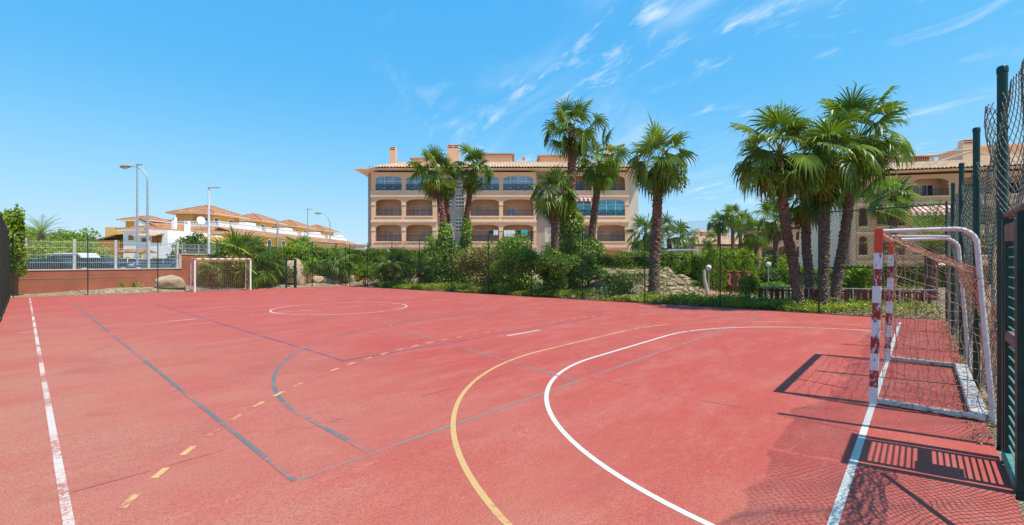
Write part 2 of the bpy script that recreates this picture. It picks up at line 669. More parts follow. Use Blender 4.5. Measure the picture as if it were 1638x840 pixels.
M['net_pale'] = mat_plain("faded_rope", (0.55, 0.32, 0.20), .85, (0.38, 0.22, 0.14), 14)
M['goal_band'] = mat_bands("red_and_white_post_paint", (0.74, 0.70, 0.72), (0.32, 0.018, 0.016), 0.40, 2, 0.0, .7, top=(1.79, (0.72, 0.05, 0.012)))
M['bar_band'] = mat_bands("red_and_white_bar_paint", (0.74, 0.72, 0.72), (0.42, 0.03, 0.02), 0.44, 0, 0.0, .4)
M['far_bar_band'] = mat_bands("orange_and_white_bar_paint", (0.82, 0.80, 0.78), (0.66, 0.10, 0.045), 0.40, 0, 0.1, .2, duty=.55)
M['goal_white'] = mat_plain("chipped_white_paint", (0.74, 0.71, 0.70), .45, (0.62, 0.57, 0.55), 22, lo=.5, hi=.75)
M['goal_pink'] = mat_plain("faded_pink_white_paint", (0.72, 0.62, 0.60), .45, (0.60, 0.40, 0.37), 12, lo=.45, hi=.75)
M['orange_cap'] = mat_plain("orange_red_paint", (0.74, 0.16, 0.045), .5)
M['weathered'] = mat_plain("weathered_white_beam", (0.62, 0.58, 0.53), .8, (0.24, 0.17, 0.12), 14, .4, 60, lo=.48, hi=.62)
M['terracotta'] = mat_plain("terracotta_render", (0.44, 0.140, 0.076), .9, (0.33, 0.102, 0.056), .9, .9, 40)
M['coping'] = mat_plain("pale_coping", (0.62, 0.55, 0.47), .8, (0.5, 0.42, 0.35), 4)
M['white_metal'] = mat_plain("white_metal", (0.62, 0.60, 0.57), .55, (0.46, 0.44, 0.41), 10)
M['peach'] = mat_plain("peach_render", (0.83, 0.50, 0.315), .85, (0.77, 0.445, 0.27), .35, .15, 30)
M['peach_trim'] = mat_plain("peach_trim", (0.84, 0.60, 0.44), .8, (0.74, 0.50, 0.35), 1.5)
M['peach_dim'] = mat_plain("shaded_peach_render", (0.52, 0.315, 0.175), .85, (0.47, 0.275, 0.15), .4, .15, 30)  # darker copy of the peach render, grazing light put into the colour
M['peach_dim_trim'] = mat_plain("shaded_peach_trim", (0.68, 0.47, 0.31), .85, (0.6, 0.4, 0.26), .8)  # trim copy darkened likewise, the dimmer light put into its colour
M['mauve'] = mat_plain("grey_mauve_render", (0.46, 0.36, 0.31), .9, (0.37, 0.29, 0.25), .8, .2, 30)
M['cream'] = mat_plain("cream_render", (0.68, 0.585, 0.48), .9, (0.62, 0.53, 0.43), .8, .2, 30)
M['peach_in'] = mat_plain("balcony_render", (0.80, 0.53, 0.36), .9, (0.74, 0.48, 0.32), 1)
M['tile'] = mat_tile("clay_roof_tile", (0.56, 0.35, 0.205), (0.42, 0.235, 0.125), (0.68, 0.50, 0.34))
M['tile_o'] = mat_tile("orange_roof_tile", (0.45, 0.185, 0.07), (0.28, 0.10, 0.04), (0.56, 0.32, 0.16))
M['glass'] = mat_glass("window_glass", (0.13, 0.20, 0.27))  # reflected sky put into the pane's pale blue base colour
M['glass_t'] = mat_glass("teal_window_glass", (0.03, 0.20, 0.28), .1)
M['glass_d'] = mat_glass("dark_window_glass", (0.02, 0.022, 0.025), .15)
M['frame'] = mat_plain("white_window_frame", (0.78, 0.77, 0.75), .5)
M['shutter'] = mat_plain("pale_roller_shutter", (0.60, 0.45, 0.36), .7, (0.5, 0.37, 0.3), 3)
M['rail_m'] = mat_plain("dark_red_railing_paint", (0.10, 0.035, 0.035), .5)
M['rail_d'] = mat_plain("black_railing_paint", (0.03, 0.03, 0.035), .5)
M['awning'] = mat_bands("striped_awning_cloth", (0.78, 0.72, 0.68), (0.40, 0.08, 0.075), 0.42, 0, 0, rough=.8)
M['awning_w'] = mat_bands("wide_striped_awning_cloth", (0.80, 0.70, 0.66), (0.46, 0.07, 0.08), 0.50, 0, 0, rough=.8, duty=.45)
M['ochre'] = mat_plain("ochre_render", (0.72, 0.36, 0.045), .9, (0.66, 0.31, 0.035), .4, .15, 30)
M['ochre_pale'] = mat_plain("pale_ochre_render", (0.72, 0.47, 0.16), .9, (0.66, 0.42, 0.13), .4)
M['white_r'] = mat_plain("white_render", (0.86, 0.86, 0.85), .85, (0.80, 0.80, 0.79), .5)
M['brown_sh'] = mat_plain("brown_shutter", (0.36, 0.15, 0.06), .6)
M['tan_cloth'] = mat_plain("tan_awning_cloth", (0.62, 0.36, 0.19), .8)
M['lamp_grey'] = mat_plain("galvanised_steel", (0.46, 0.47, 0.47), .5, (0.38, 0.39, 0.40), 4, metal=.3)
M['lamp_white'] = mat_plain("pale_lamp_paint", (0.78, 0.78, 0.77), .45)
M['lamp_head'] = mat_plain("tan_lamp_shell", (0.50, 0.36, 0.22), .5)
M['old_pipe'] = mat_plain("dull_grey_pipe", (0.30, 0.29, 0.28), .6, (0.2, 0.19, 0.18), 6)
M['globe'] = mat_plain("frosted_globe", (0.80, 0.80, 0.80), .25)
M['rock'] = mat_rock("tan_boulder")
M['rock_p'] = mat_rock("pale_rubble", (0.48, 0.335, 0.195), (0.33, 0.215, 0.115), (0.58, 0.46, 0.32))
M['dk_red'] = mat_plain("dark_red_paint", (0.26, 0.022, 0.026), .55, (0.17, 0.014, 0.02), 4)
M['brick'] = mat_plain("red_brick", (0.40, 0.14, 0.085), .9, (0.30, 0.10, 0.06), 7, .4, 50)
M['path'] = mat_plain("pink_paving", (0.56, 0.25, 0.19), .9, (0.48, 0.21, 0.16), 3, .3, 30)
M['concrete'] = mat_plain("concrete", (0.30, 0.25, 0.19), .9, (0.22, 0.18, 0.13), 3, .4, 30)
M['log'] = mat_plain("bleached_log", (0.50, 0.41, 0.30), .9, (0.36, 0.28, 0.19), 8, .4, 30)
M['trunk'] = mat_trunk("palm_trunk", (0.25, 0.175, 0.135), (0.34, 0.135, 0.075), (0.075, 0.040, 0.028))
M['bark'] = mat_plain("bark", (0.14, 0.09, 0.06), .95, (0.08, 0.05, 0.035), 9, .6, 40)
M['palm'] = mat_leaf("fan_palm_leaf", (0.026, 0.068, 0.008), (0.25, 0.335, 0.035), .34, .40, .45)
M['palm_y'] = mat_leaf("young_palm_leaf", (0.05, 0.115, 0.012), (0.27, 0.37, 0.04), .34, .45, .4)  # lighter, yellower leaf colour for the low and feathery palms
M['dead'] = mat_leaf("dead_palm_leaf", (0.20, 0.11, 0.05), (0.36, 0.22, 0.10), .1, .8, .2)
M['petiole'] = mat_plain("palm_leaf_stalk", (0.20, 0.22, 0.06), .5, (0.24, 0.15, 0.05), 3)
M['ivy'] = mat_leaf("ivy_leaf", (0.05, 0.115, 0.012), (0.36, 0.48, 0.055), .32, .40, .45)
M['hedge'] = mat_leaf("hedge_leaf", (0.055, 0.13, 0.01), (0.31, 0.42, 0.028), .34, .5, .3)
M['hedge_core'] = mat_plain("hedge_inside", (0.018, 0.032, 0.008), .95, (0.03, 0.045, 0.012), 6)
M['bush'] = mat_leaf("shrub_leaf", (0.07, 0.155, 0.012), (0.38, 0.5, 0.045), .34, .42, .4)
M['bush_y'] = mat_leaf("yellow_green_leaf", (0.15, 0.23, 0.014), (0.36, 0.44, 0.035), .35, .5, .3)
M['bush_o'] = mat_leaf("olive_bougainvillea_leaf", (0.13, 0.14, 0.03), (0.47, 0.4, 0.13), .3, .45, .35)
M['bush_d'] = mat_leaf("dark_shrub_leaf", (0.045, 0.105, 0.012), (0.2, 0.29, 0.035), .3, .5, .3)
M['cover'] = mat_leaf("ground_cover_leaf", (0.14, 0.215, 0.016), (0.52, 0.54, 0.08), .35, .5, .3)
M['flower'] = mat_leaf("crimson_flower", (0.50, 0.03, 0.06), (0.62, 0.06, 0.14), .25, .6, .2)
M['litter'] = mat_leaf("dry_leaf", (0.26, 0.14, 0.06), (0.42, 0.28, 0.15), .05, .9, .2)
M['fruit'] = mat_plain("dry_seed_cluster", (0.24, 0.13, 0.06), .9, (0.13, 0.07, 0.035), 12, .6, 40)
M['car_dark'] = mat_plain("dark_car_paint", (0.035, 0.038, 0.045), .25, (0.03, 0.032, 0.04), 2, spec=.7)
M['car_grey'] = mat_plain("silver_car_paint", (0.44, 0.46, 0.48), .3, (0.42, 0.44, 0.46), 2, spec=.7, metal=.4)
M['car_teal'] = mat_plain("teal_car_paint", (0.10, 0.20, 0.22), .25, (0.09, 0.18, 0.2), 2, spec=.7)
M['car_white'] = mat_plain("white_car_paint", (0.72, 0.73, 0.74), .3, spec=.6)
M['tyre'] = mat_plain("rubber", (0.02, 0.02, 0.02), .85)
M['steel_hi'] = mat_plain("bare_steel", (0.5, 0.5, 0.5), .35, metal=.9)
M['gate_wood'] = mat_plain("rusty_gate_plate", (0.22, 0.14, 0.11), .6, (0.12, 0.08, 0.065), 9)
M['teal_sill'] = mat_plain("faded_green_paint", (0.11, 0.29, 0.235), .55, (0.08, 0.2, 0.16), 8)
M['cloth_b'] = mat_plain("black_cloth", (0.02, 0.02, 0.022), .9)
M['cloth_w'] = mat_plain("white_cloth", (0.72, 0.73, 0.76), .9)
M['cloth_t'] = mat_plain("turquoise_cloth", (0.03, 0.46, 0.50), .9)
M['dish'] = mat_plain("satellite_dish_white", (0.78, 0.78, 0.78), .4)
M['grille_hole_grey'] = mat_plain("grille_and_hole_grey", (0.10, 0.11, 0.12), .5)  # grille grey, also the dark put into the screen holes

# ------------------------------------------------------------------ ground, court, markings
def axis(fine0, fine1, step, far):
    a = list(np.arange(fine0, fine1 + 1e-6, step))
    lo = [fine0 - 2, fine0 - 6, fine0 - 15, fine0 - 40, fine0 - 100, fine0 - 300, -far]
    hi = [fine1 + 2, fine1 + 6, fine1 + 15, fine1 + 40, fine1 + 100, fine1 + 300, far]
    return np.array(sorted(lo) + a + hi)


def grid_sheet(name, xs, ys, zf, mat, keep=None):
    XX, YY = np.meshgrid(xs, ys, indexing='ij')
    ZZ = zf(XX, YY)
    nx, ny = XX.shape
    v = np.stack([XX, YY, ZZ], -1).reshape(-1, 3)
    i, j = np.meshgrid(np.arange(nx - 1), np.arange(ny - 1), indexing='ij')
    a = (i * ny + j).ravel()
    q = np.stack([a, a + ny, a + ny + 1, a + 1], -1)
    o = np_mesh(name, v, q, mat)
    o.data.polygons.foreach_set("use_smooth", [True] * len(o.data.polygons))
    return o


tag(grid_sheet("ground", axis(-4, 46, .5, 1500), axis(-6, 60, .5, 1500), terrain, M['ground']), kind="structure")
tag(grid_sheet("court_surface", np.linspace(CX0, CX1, 37), np.linspace(CY0, CY1, 69), zc, M['court']), kind="structure")
tag(grid_sheet("gravel_bed", np.linspace(-2.5, 30, 131), np.linspace(CY1 + .02, 35.95, 16),
               lambda x, y: terrain(x, y) + .02, M['gravel']), kind="structure")
st = MB()
st.add([(-120, 36.7, .335), (11, 36.7, .335), (11, 60, .335), (-120, 60, .335)], [(0, 1, 2, 3)])
tag(st.build("street", M['asphalt']), kind="structure")

LINE_N = 0


def strip(name, pts, w, mat, z=.0016, dash=None):
    """painted line following the court: pts is a polyline in court coordinates"""
    global LINE_N
    LINE_N += 1
    z += .0003 * (LINE_N % 6)
    P = [Vector((p[0], p[1])) for p in pts]
    dense = [P[0]]
    for a, b in zip(P, P[1:]):
        n = max(1, int((b - a).length / .25))
        for k in range(1, n + 1):
            dense.append(a.lerp(b, k / n))
    acc = 0.0
    mb = MB()
    segs, cur = [], []
    if dash:
        on, off, ph = dash
        s = ph
        cur = [dense[0]] if (s % (on + off)) < on else []
        fine = [dense[0]]
        for a, b in zip(dense, dense[1:]):
            n = max(1, int((b - a).length / .02))
            fine += [a.lerp(b, k / n) for k in range(1, n + 1)]
        for a, b in zip(fine, fine[1:]):
            s += (b - a).length
            if (s % (on + off)) < on:
                cur.append(b)
            elif cur:
                if len(cur) > 1:
                    segs.append(cur)
                cur = []
        if len(cur) > 1:
            segs.append(cur)
    else:
        segs = [dense]
    for sg in segs:
        vv = []
        for i, p in enumerate(sg):
            t = (sg[min(i + 1, len(sg) - 1)] - sg[max(i - 1, 0)])
            t.normalize()
            nrm = Vector((-t.y, t.x)) * (w / 2)
            for q in (p + nrm, p - nrm):
                vv.append((q.x, q.y, float(zc(q.x, q.y)) + z))
        mb.add(vv, [(2 * i, 2 * i + 1, 2 * i + 3, 2 * i + 2) for i in range(len(sg) - 1)])
    return tag(mb.build(name, mat), kind="structure")


def arc(cx, cy, r, a0, a1, n=40):
    return [(cx + r * math.cos(math.radians(a0 + (a1 - a0) * i / n)), cy + r * math.sin(math.radians(a0 + (a1 - a0) * i / n))) for i in range(n + 1)]


GX0, GX1, GY, MIDY, FGY = 6.83, 9.93, .42, 16.40, 32.38
GXC = (GX0 + GX1) / 2


def area(r, y0):
    return arc(GX0, y0, r, 180, 90) + arc(GX1, y0, r, 90, 0)


def mirror(pts):
    return [(x, 2 * MIDY - y) for x, y in pts]


strip("white_court_line", [(.2, -.2), (.2, 27.0)], .054, M['white_line'])
strip("white_court_line", [(.2, 27.0), (.2, FGY)], .054, M['white_line'])
strip("white_court_line", [(.2, GY), (16.05, GY)], .056, M['white_bright'])
strip("worn_white_court_line", [(16.1, GY), (16.1, FGY)], .07, M['white_worn'])
strip("worn_white_court_line", [(.2, FGY), (16.1, FGY)], .07, M['white_worn'])
strip("worn_white_court_line", [(-.1, MIDY), (16.1, MIDY)], .075, M['white_worn'])
strip("white_centre_circle", arc(8.25, MIDY, 2.42, 0, 360, 90), .05, M['white_part'])
strip("white_goal_area_line", arc(GX0, GY, 3.88, 180, 90), .056, M['white_bright'])
strip("white_goal_area_line", [(GX0, GY + 3.88), (GX1, GY + 3.88)], .056, M['white_bright'])
strip("white_goal_area_line", arc(GX1, GY, 3.88, 90, 58, 16), .055, M['white_bright'])
strip("worn_white_goal_area_line", arc(GX1, GY, 3.88, 58, 0), .058, M['white_part'])
strip("worn_white_goal_area_line", mirror(area(3.88, GY)), .07, M['white_worn'])
strip("yellow_free_throw_line", arc(GX0, GY, 4.96, 180, 90) + [(GX1, GY + 4.96)], .054, M['yellow_line'])
strip("worn_yellow_free_throw_line", arc(GX1, GY, 4.96, 90, 0), .06, M['yellow_worn'])
strip("dashed_yellow_line", arc(GX0, GY, 7.36, 180, 90) + arc(GX1, GY, 7.36, 90, 20), .055, M['yellow_worn'], dash=(.22, .22, .1))
strip("white_penalty_line", [(7.55, 7.05), (8.75, 7.05)], .07, M['white_line'])
BX0, BX1, BY0, BY1 = 1.43, 15.0, 3.62, 29.1
strip("blue_side_line", [(BX0, BY0), (BX0, 27)], .044, M['blue_line'])
strip("blue_base_line", [(BX0, BY0), (BX1, BY0)], .045, M['blue_worn'])
strip("worn_blue_side_line", [(BX1, BY0), (BX1, BY1)], .05, M['blue_worn'])
strip("blue_three_point_line", [(2.1, BY0), (2.1, 5.3)] + arc(8.15, 4.85, 6.07, 175.5, 90, 50), .054, M['blue_line'])
strip("worn_blue_three_point_line", arc(8.15, 4.85, 6.07, 90, 4.5, 50) + [(14.2, BY0)], .05, M['blue_worn'])
strip("blue_key_line", [(5.33, BY0), (6.45, 9.7)] + arc(8.2, 9.7, 1.75, 180, 90, 20), .045, M['blue_worn'])
strip("worn_blue_key_line", arc(8.2, 9.7, 1.75, 90, 0, 20) + [(11.0, BY0)], .05, M['blue_worn'])
strip("dark_volleyball_line", [(3.76, 7.4), (3.76, 25.4)], .04, M['purple_line'])
strip("dark_volleyball_line", [(3.76, 7.4), (12.7, 7.4)], .04, M['purple_line'])
strip("dark_volleyball_line", [(3.76, 13.4), (12.7, 13.4)], .035, M['purple_line'])

# ------------------------------------------------------------------ fences
def wire_panel(p0, p1, h, pitch, r, mat, parent, z0=0.03, name="mesh_panel"):
    """chain-link panel between two posts: two families of slanting wires cut at the panel's edges"""
    p0, p1 = Vector(p0), Vector(p1)
    L = Vector((p1.x - p0.x, p1.y - p0.y)).length
    d = Vector((p1.x - p0.x, p1.y - p0.y, 0)) / L
    nrm = np.array([-d.y, d.x, 0])
    segs = []
    k0 = -int(h / pitch) - 1
    for k in range(k0, int(L / pitch) + 1):
        s = k * pitch
        a = (max(0, s), max(0, -s))
        e = min(L - s, h)
        b = (s + e, e)
        if b[0] - a[0] > .02:
            segs.append((a, b))
            segs.append(((L - a[0], a[1]), (L - b[0], b[1])))
    segs = np.array(segs)                       # n,2,2
    x, zv = segs[..., 0], segs[..., 1]
    base = p0.z + (p1.z - p0.z) * x / L + z0
    P = np.stack([p0.x + d.x * x, p0.y + d.y * x, base + zv], -1)   # n,2,3
    side = np.zeros_like(P)
    sg = np.where(np.arange(len(P)) % 2 == 0, 1, -1)[:, None]
    t = P[:, 1] - P[:, 0]
    t /= np.linalg.norm(t, axis=1)[:, None]
    up = np.cross(t, nrm)
    off = nrm * (r * 1.2)
    V = []
    for e in (0, 1):
        c = P[:, e] + off * sg
        for a in (90, 210, 330):
            V.append(c + nrm * r * math.sin(math.radians(a)) + up * r * math.cos(math.radians(a)))
    V = np.stack(V, 1).reshape(-1, 3)
    o = np.arange(len(P))[:, None] * 6
    q = np.concatenate([o + np.array([[0, 1, 4, 3]]), o + np.array([[1, 2, 5, 4]]), o + np.array([[2, 0, 3, 5]])])
    return np_mesh(name, V, q, mat, parent)


def fence(name, label, cat, posts, h, mat=None, pitch=.085, r=.0024, rails=(), post_h=None, pr=.024, mesh=True, wire_rows=True, rail_spans=None, wmat=None):
    root = thing(name, label, cat, (posts[0][0], posts[0][1], posts[0][2]))
    o0 = Vector(posts[0])
    mat = mat or M['green']
    for i, p in enumerate(posts):
        q = Vector(p) - o0
        mb = MB()
        hh = (post_h[i] if post_h else h + .05)
        mb.tube([q + Vector((0, 0, -.15)), q + Vector((0, 0, hh))], pr, 10)
        mb.lathe(q + Vector((0, 0, hh - .005)), [(pr * 1.12, -.03), (pr * 1.12, .0), (pr * .7, .018), (0.001, .022)], 10)
        mb.build("post", mat, root, smooth=True)
    for i in range(len(posts) - 1):
        a, b = Vector(posts[i]) - o0, Vector(posts[i + 1]) - o0
        if mesh:
            wire_panel(a, b, h - .06, pitch, r, wmat or M['wire'], root)
        if wire_rows:
            for zr in (.04, h * .5, h - .03):
                mb = MB()
                mb.tube([a + Vector((0, 0, zr)), b + Vector((0, 0, zr))], .0028, 4, False)
                mb.build("tension_wire", wmat or M['wire'], root)
        if rails and (rail_spans is None or i in rail_spans):
            for zr in rails:
                mb = MB()
                dd = (b - a).normalized() * (pr + .002)
                mb.tube([a + dd + Vector((0, 0, zr)), b - dd + Vector((0, 0, zr))], .019, 8)
                mb.build("rail", mat, root, smooth=True)
    return root


def fence_at(px, X=None, Y=None):
    r = (px - CX) / F_PX
    if X is not None:
        d = X / (FY * r + FX)
    else:
        d = Y / (-FX * r + FY)
    return W(px, d)


FSX = 17.46
far_side = []
for px in (1514, 1310, 1152, 1031.5, 932, 850, 781, 722.5, 671, 627, 588):
    p = fence_at(px, X=FSX)
    far_side.append((FSX, min(p.y, 33.4) if px != 1514 else -.53, float(zc(FSX, p.y)) - .02))
far_side.append((FSX, 33.46, float(zc(FSX, 33.4)) - .02))
fence("chain_link_fence", "long dark green chain link fence along the planted edge of the court before the palms", "fence",
      far_side, 3.3, M['dkgreen'], .10, .0038, rails=(3.28, 1.5), rail_spans=(0,), wmat=M['wire_dark'])

FEY = 33.46
far_end = []
for px in (21, 140.5, 252.5):
    p = fence_at(px, Y=FEY)
    far_end.append((p.x, FEY, float(zc(p.x, FEY)) - .02))
for px in (347, 429.5, 457):
    p = fence_at(px, Y=FEY)
    far_end.append((p.x, FEY, float(zc(p.x, FEY)) - .02))
fence("chain_link_fence", "thin green chain link fence behind the far goal in front of the terracotta wall", "fence",
      far_end, 3.25, M['dkgreen'], .11, .0022, rails=(3.22,), rail_spans=(0,), post_h=[3.3] * 5 + [2.2])
e2 = []
for px in (474, 499.5, 553):
    p = fence_at(px, Y=FEY)
    e2.append((p.x, FEY, float(zc(p.x, FEY)) - .02))
fence("chain_link_fence", "short corner stretch of green fence with a low middle rail beside the gate frame", "fence",
      e2, 3.4, M['dkgreen'], .12, .002, rails=(3.34, 1.5), rail_spans=(1,), post_h=[2.2, 3.45, 3.2], mesh=True)

# open green gate frame in the far fence
gp0, gp1 = far_end[-1], e2[0]
g = thing("gate_frame", "open green metal gate frame standing in front of the upright boulder", "gate", gp0)
gw = gp1[0] - gp0[0]
for x in (.05, gw - .05):
    mb = MB()
    mb.box(x - .04, x + .04, -.04, .04, 0, 2.1)
    mb.build("jamb", M['dkgreen'], g, bevel=.006)
mb = MB()
mb.box(.092, gw - .092, -.035, .035, 2.02, 2.1)
mb.build("header", M['dkgreen'], g, bevel=.006)
mb = MB()
mb.box(gw - .17, gw - .095, -.05, .03, .05, 2.0)
mb.build("open_leaf", M['green'], g, bevel=.006)

# left fence, close to the picture's left edge, overgrown
lf = [(-.47, y, float(zc(0, y)) - .02) for y in (8.2, 11.3, 14.4, 17.5, 20.6, 23.7, 26.8, 29.9, 33.3)]
fence("chain_link_fence", "green chain link fence running along the near touchline under the overhanging creeper", "fence",
      lf, 3.2, M['green'], .075, .003, rails=(3.18, .12), pr=.03)

# right fence: tall posts, slack and buckled mesh
RFY = -.55


def sag(s, z):
    """how far the slack mesh bellies out at distance s along the fence"""
    k = .5 + .5 * math.sin(s * 2.1 + .6)
    w = .09 * math.sin(s * 1.9 + z * .9) + .05 * math.sin(s * 5.3 - z * 2.1) + .03 * math.sin(s * 11 + z * 4.7)
    belly = -.28 * math.exp(-((s - 6.9) / .9) ** 2) * math.exp(-((z - 1.2) / 1.0) ** 2)
    return -.05 + w * (0.35 + .65 * k) + belly, .05 * math.sin(s * 3.3 + z * 1.3) + .05 * math.sin(z * 5.1 + s)


rf_x = (2.2, 4.9, 6.04, 8.62, 11.6, 14.5)
root = thing("slack_fence", "tall green fence with slack buckled wire mesh behind the near goal", "fence", (rf_x[0], RFY, 0))
for x in rf_x:
    if x == 4.9:                                                   # the gate's jamb stands here
        continue
    mb = MB()
    q = Vector((x - rf_x[0], 0, 0))
    hh = 3.47
    mb.tube([q + Vector((0, 0, -.15)), q + Vector((0, 0, hh))], .036, 12)
    mb.lathe(q + Vector((0, 0, hh - .01)), [(.040, -.045), (.040, 0), (.030, .016), (.001, .02)], 12)
    for zz_ in (.9, 1.9, 2.9):
        mb.tube([q + Vector((-.036, -.036, zz_)), q + Vector((.036, -.036, zz_ + .01))], .006, 5)
    mb.build("post", M['green'], root, smooth=True)


def slack_panel(s0, s1, h0, h1, pitch=.066, r=.0036):
    V, Q = [], []
    L = s1 - s0
    hm = max(h0, h1)
    asp = 1.45
    ks = range(-int(hm / (pitch * asp)) - 1, int(L / pitch) + 1)
    for fam in (0, 1):
        for k in ks:
            s = k * pitch
            n = 34
            pts = []
            for i in range(n + 1):
                zq = hm * i / n
                xx = s + zq / asp
                if xx < 0 or xx > L:
                    continue
                xr = xx if fam == 0 else L - xx
                top = h0 + (h1 - h0) * xr / L - .10 * math.sin(math.pi * xr / L) - .04 * math.sin(xr * 9)
                if zq > top:
                    continue
                dy, dz = sag(s0 + xr, zq)
                zig = .006 * (1 if i % 2 else -1)
                pts.append((s0 + xr - rf_x[0] + zig, dy, zq + dz * .5))
            if len(pts) < 2:
                continue
            o = len(V)
            for p in pts:
                V += [(p[0] + r, p[1], p[2]), (p[0] - r * .5, p[1] + r * .87, p[2]), (p[0] - r * .5, p[1] - r * .87, p[2])]
            for i in range(len(pts) - 1):
                b = o + i * 3
                Q += [(b, b + 1, b + 4, b + 3), (b + 1, b + 2, b + 5, b + 4), (b + 2, b, b + 3, b + 5)]
    return np_mesh("slack_mesh", V, np.array(Q), M['wire'], root)


hts = {2.2: 3.3, 4.9: 3.3, 6.04: 3.3, 8.62: 3.0, 11.6: 3.05, 14.5: 3.15, 17.4: 3.2}
rfx2 = list(rf_x) + [17.4]
for a, b in zip(rfx2, rfx2[1:]):
    if a == 4.9:
        continue
    slack_panel(a, b, hts[a], hts[b])
# the strip of mesh above the gate
V_, Q_ = [], []
for fam in (0, 1):
    for k in range(-38, 26):
        s = k * .066
        pts = []
        for i in range(14):
            zq = 2.12 + i * .085
            xx = s + (zq - 2.12) / 1.45
            if 0 <= xx <= 1.14 and zq < 3.28:
                xr = xx if fam == 0 else 1.14 - xx
                dy, dz = sag(4.9 + xr, zq)
                pts.append((4.9 + xr - rf_x[0], dy, zq))
        o = len(V_)
        if len(pts) < 2:
            continue
        for p in pts:
            V_ += [(p[0] + .0036, p[1], p[2]), (p[0] - .0018, p[1] + .0031, p[2]), (p[0] - .0018, p[1] - .0031, p[2])]
        for i in range(len(pts) - 1):
            b = o + i * 3
            Q_ += [(b, b + 1, b + 4, b + 3), (b + 1, b + 2, b + 5, b + 4), (b + 2, b, b + 3, b + 5)]
np_mesh("slack_mesh", V_, np.array(Q_), M['wire'], root)
# a frayed, gathered rope of mesh hanging beside the second post
for sx, zt in ((7.9, 1.9), (8.05, 2.5), (7.5, 2.1)):
    mb = MB()
    for j in range(7):
        pts = []
        for i in range(16):
            f = i / 15
            zq = zt * (1 - f) + .06
            pts.append((sx - rf_x[0] + .25 * math.sin(f * 2.4 + j) * f + random.uniform(-.03, .03), -.08 - .16 * math.sin(f * math.pi) - .02 * j + random.uniform(-.03, .03), zq))
        mb.tube(pts, .0026, 4, False)
    mb.build("frayed_wires", M['wire'], root)
for j in range(34):                                                # a fold of slack mesh hanging along the fence
    zb_ = random.uniform(1.62, 2.05)
    mb = MB()
    ph = random.uniform(0, 6)
    mb.tube([(2.7 * i / 22, -.05 - .05 * math.sin(i * .9 + ph) + random.uniform(-.02, .02), zb_ + .09 * math.sin(i * .55 + ph) + random.uniform(-.03, .03)) for i in range(23)], .0034, 4, False)
    mb.build("fold_wire", M['wire'], root)
mb = MB()                                                            # diagonal brace of the strainer post
mb.tube([(4.80 - rf_x[0], -.01, 1.6), (3.4 - rf_x[0], -.01, .05)], .022, 8)
mb.build("brace", M['green'], root, smooth=True)

# gate at the right edge of the picture
gx0, gx1 = 4.98, 5.62
gt = thing("court_gate", "dark green court gate with thin horizontal bars and a rusty lock box", "gate", (gx0, RFY, 0))
gwid = gx1 - gx0
for x, nm in ((.025, "stile"), (gwid - .025, "stile")):
    mb = MB()
    mb.box(x - .025, x + .025, -.02, .03, .09, 2.0)
    mb.build(nm, M['dkgreen'], gt, bevel=.004)
mb = MB()
mb.box(.052, gwid - .052, -.02, .03, 1.86, 2.0)
mb.build("top_plate", M['gate_wood'], gt, bevel=.004)
mb = MB()
mb.box(.052, gwid - .052, -.018, .028, 1.03, 1.11)
mb.build("middle_rail", M['gate_wood'], gt, bevel=.004)
mb = MB()
mb.box(.0, gwid, -.03, .045, .02, .085)
mb.build("bottom_rail", M['teal_sill'], gt, bevel=.004)
for i in range(21):
    z = .15 + i * .083
    if 1.0 < z < 1.14 or z > 1.85:
        continue
    mb = MB()
    mb.tube([(.05, .005, z), (gwid - .05, .005, z)], .007, 6)
    mb.build("bar", M['teal_sill'], gt, smooth=True)
mb = MB()
mb.box(.0, .26, -.06, -.021, .72, 1.25)
mb.build("lock_box", M['gate_wood'], gt, bevel=.004)
for x in (-.075, gwid + .06):
    mb = MB()
    mb.box(x - .035, x + .035, -.035, .035, -.1, 2.06)
    mb.build("jamb", M['dkgreen'], gt, bevel=.005)
mb = MB()
mb.tube([(-.12, 0.0, 2.09), (gwid + .11, .0, 2.09)], .025, 10)
mb.build("lintel_pipe", M['gate_wood'], gt, smooth=True)


# ------------------------------------------------------------------ goals
def rope_mesh(curves, r, name, mat, parent):
    mb = MB()
    for c in curves:
        mb.tube(c, r, 4, False)
    return mb.build(name, mat, parent)


def jig(p, a):
    return Vector(p) + Vector((random.uniform(-a, a), random.uniform(-a, a), random.uniform(-a, a)))


def net_surface(fn, nu, nv, r, mat, parent, name="net", jit=.012, drop=0.0):
    P = [[jig(fn(i / nu, j / nv), jit) for j in range(nv + 1)] for i in range(nu + 1)]
    cs = []
    for i in range(nu + 1):
        cs.append(P[i])
    for j in range(nv + 1):
        cs.append([P[i][j] for i in range(nu + 1)])
    cs = [c for c in cs if random.random() >= drop]
    return rope_mesh(cs, r, name, mat, parent)


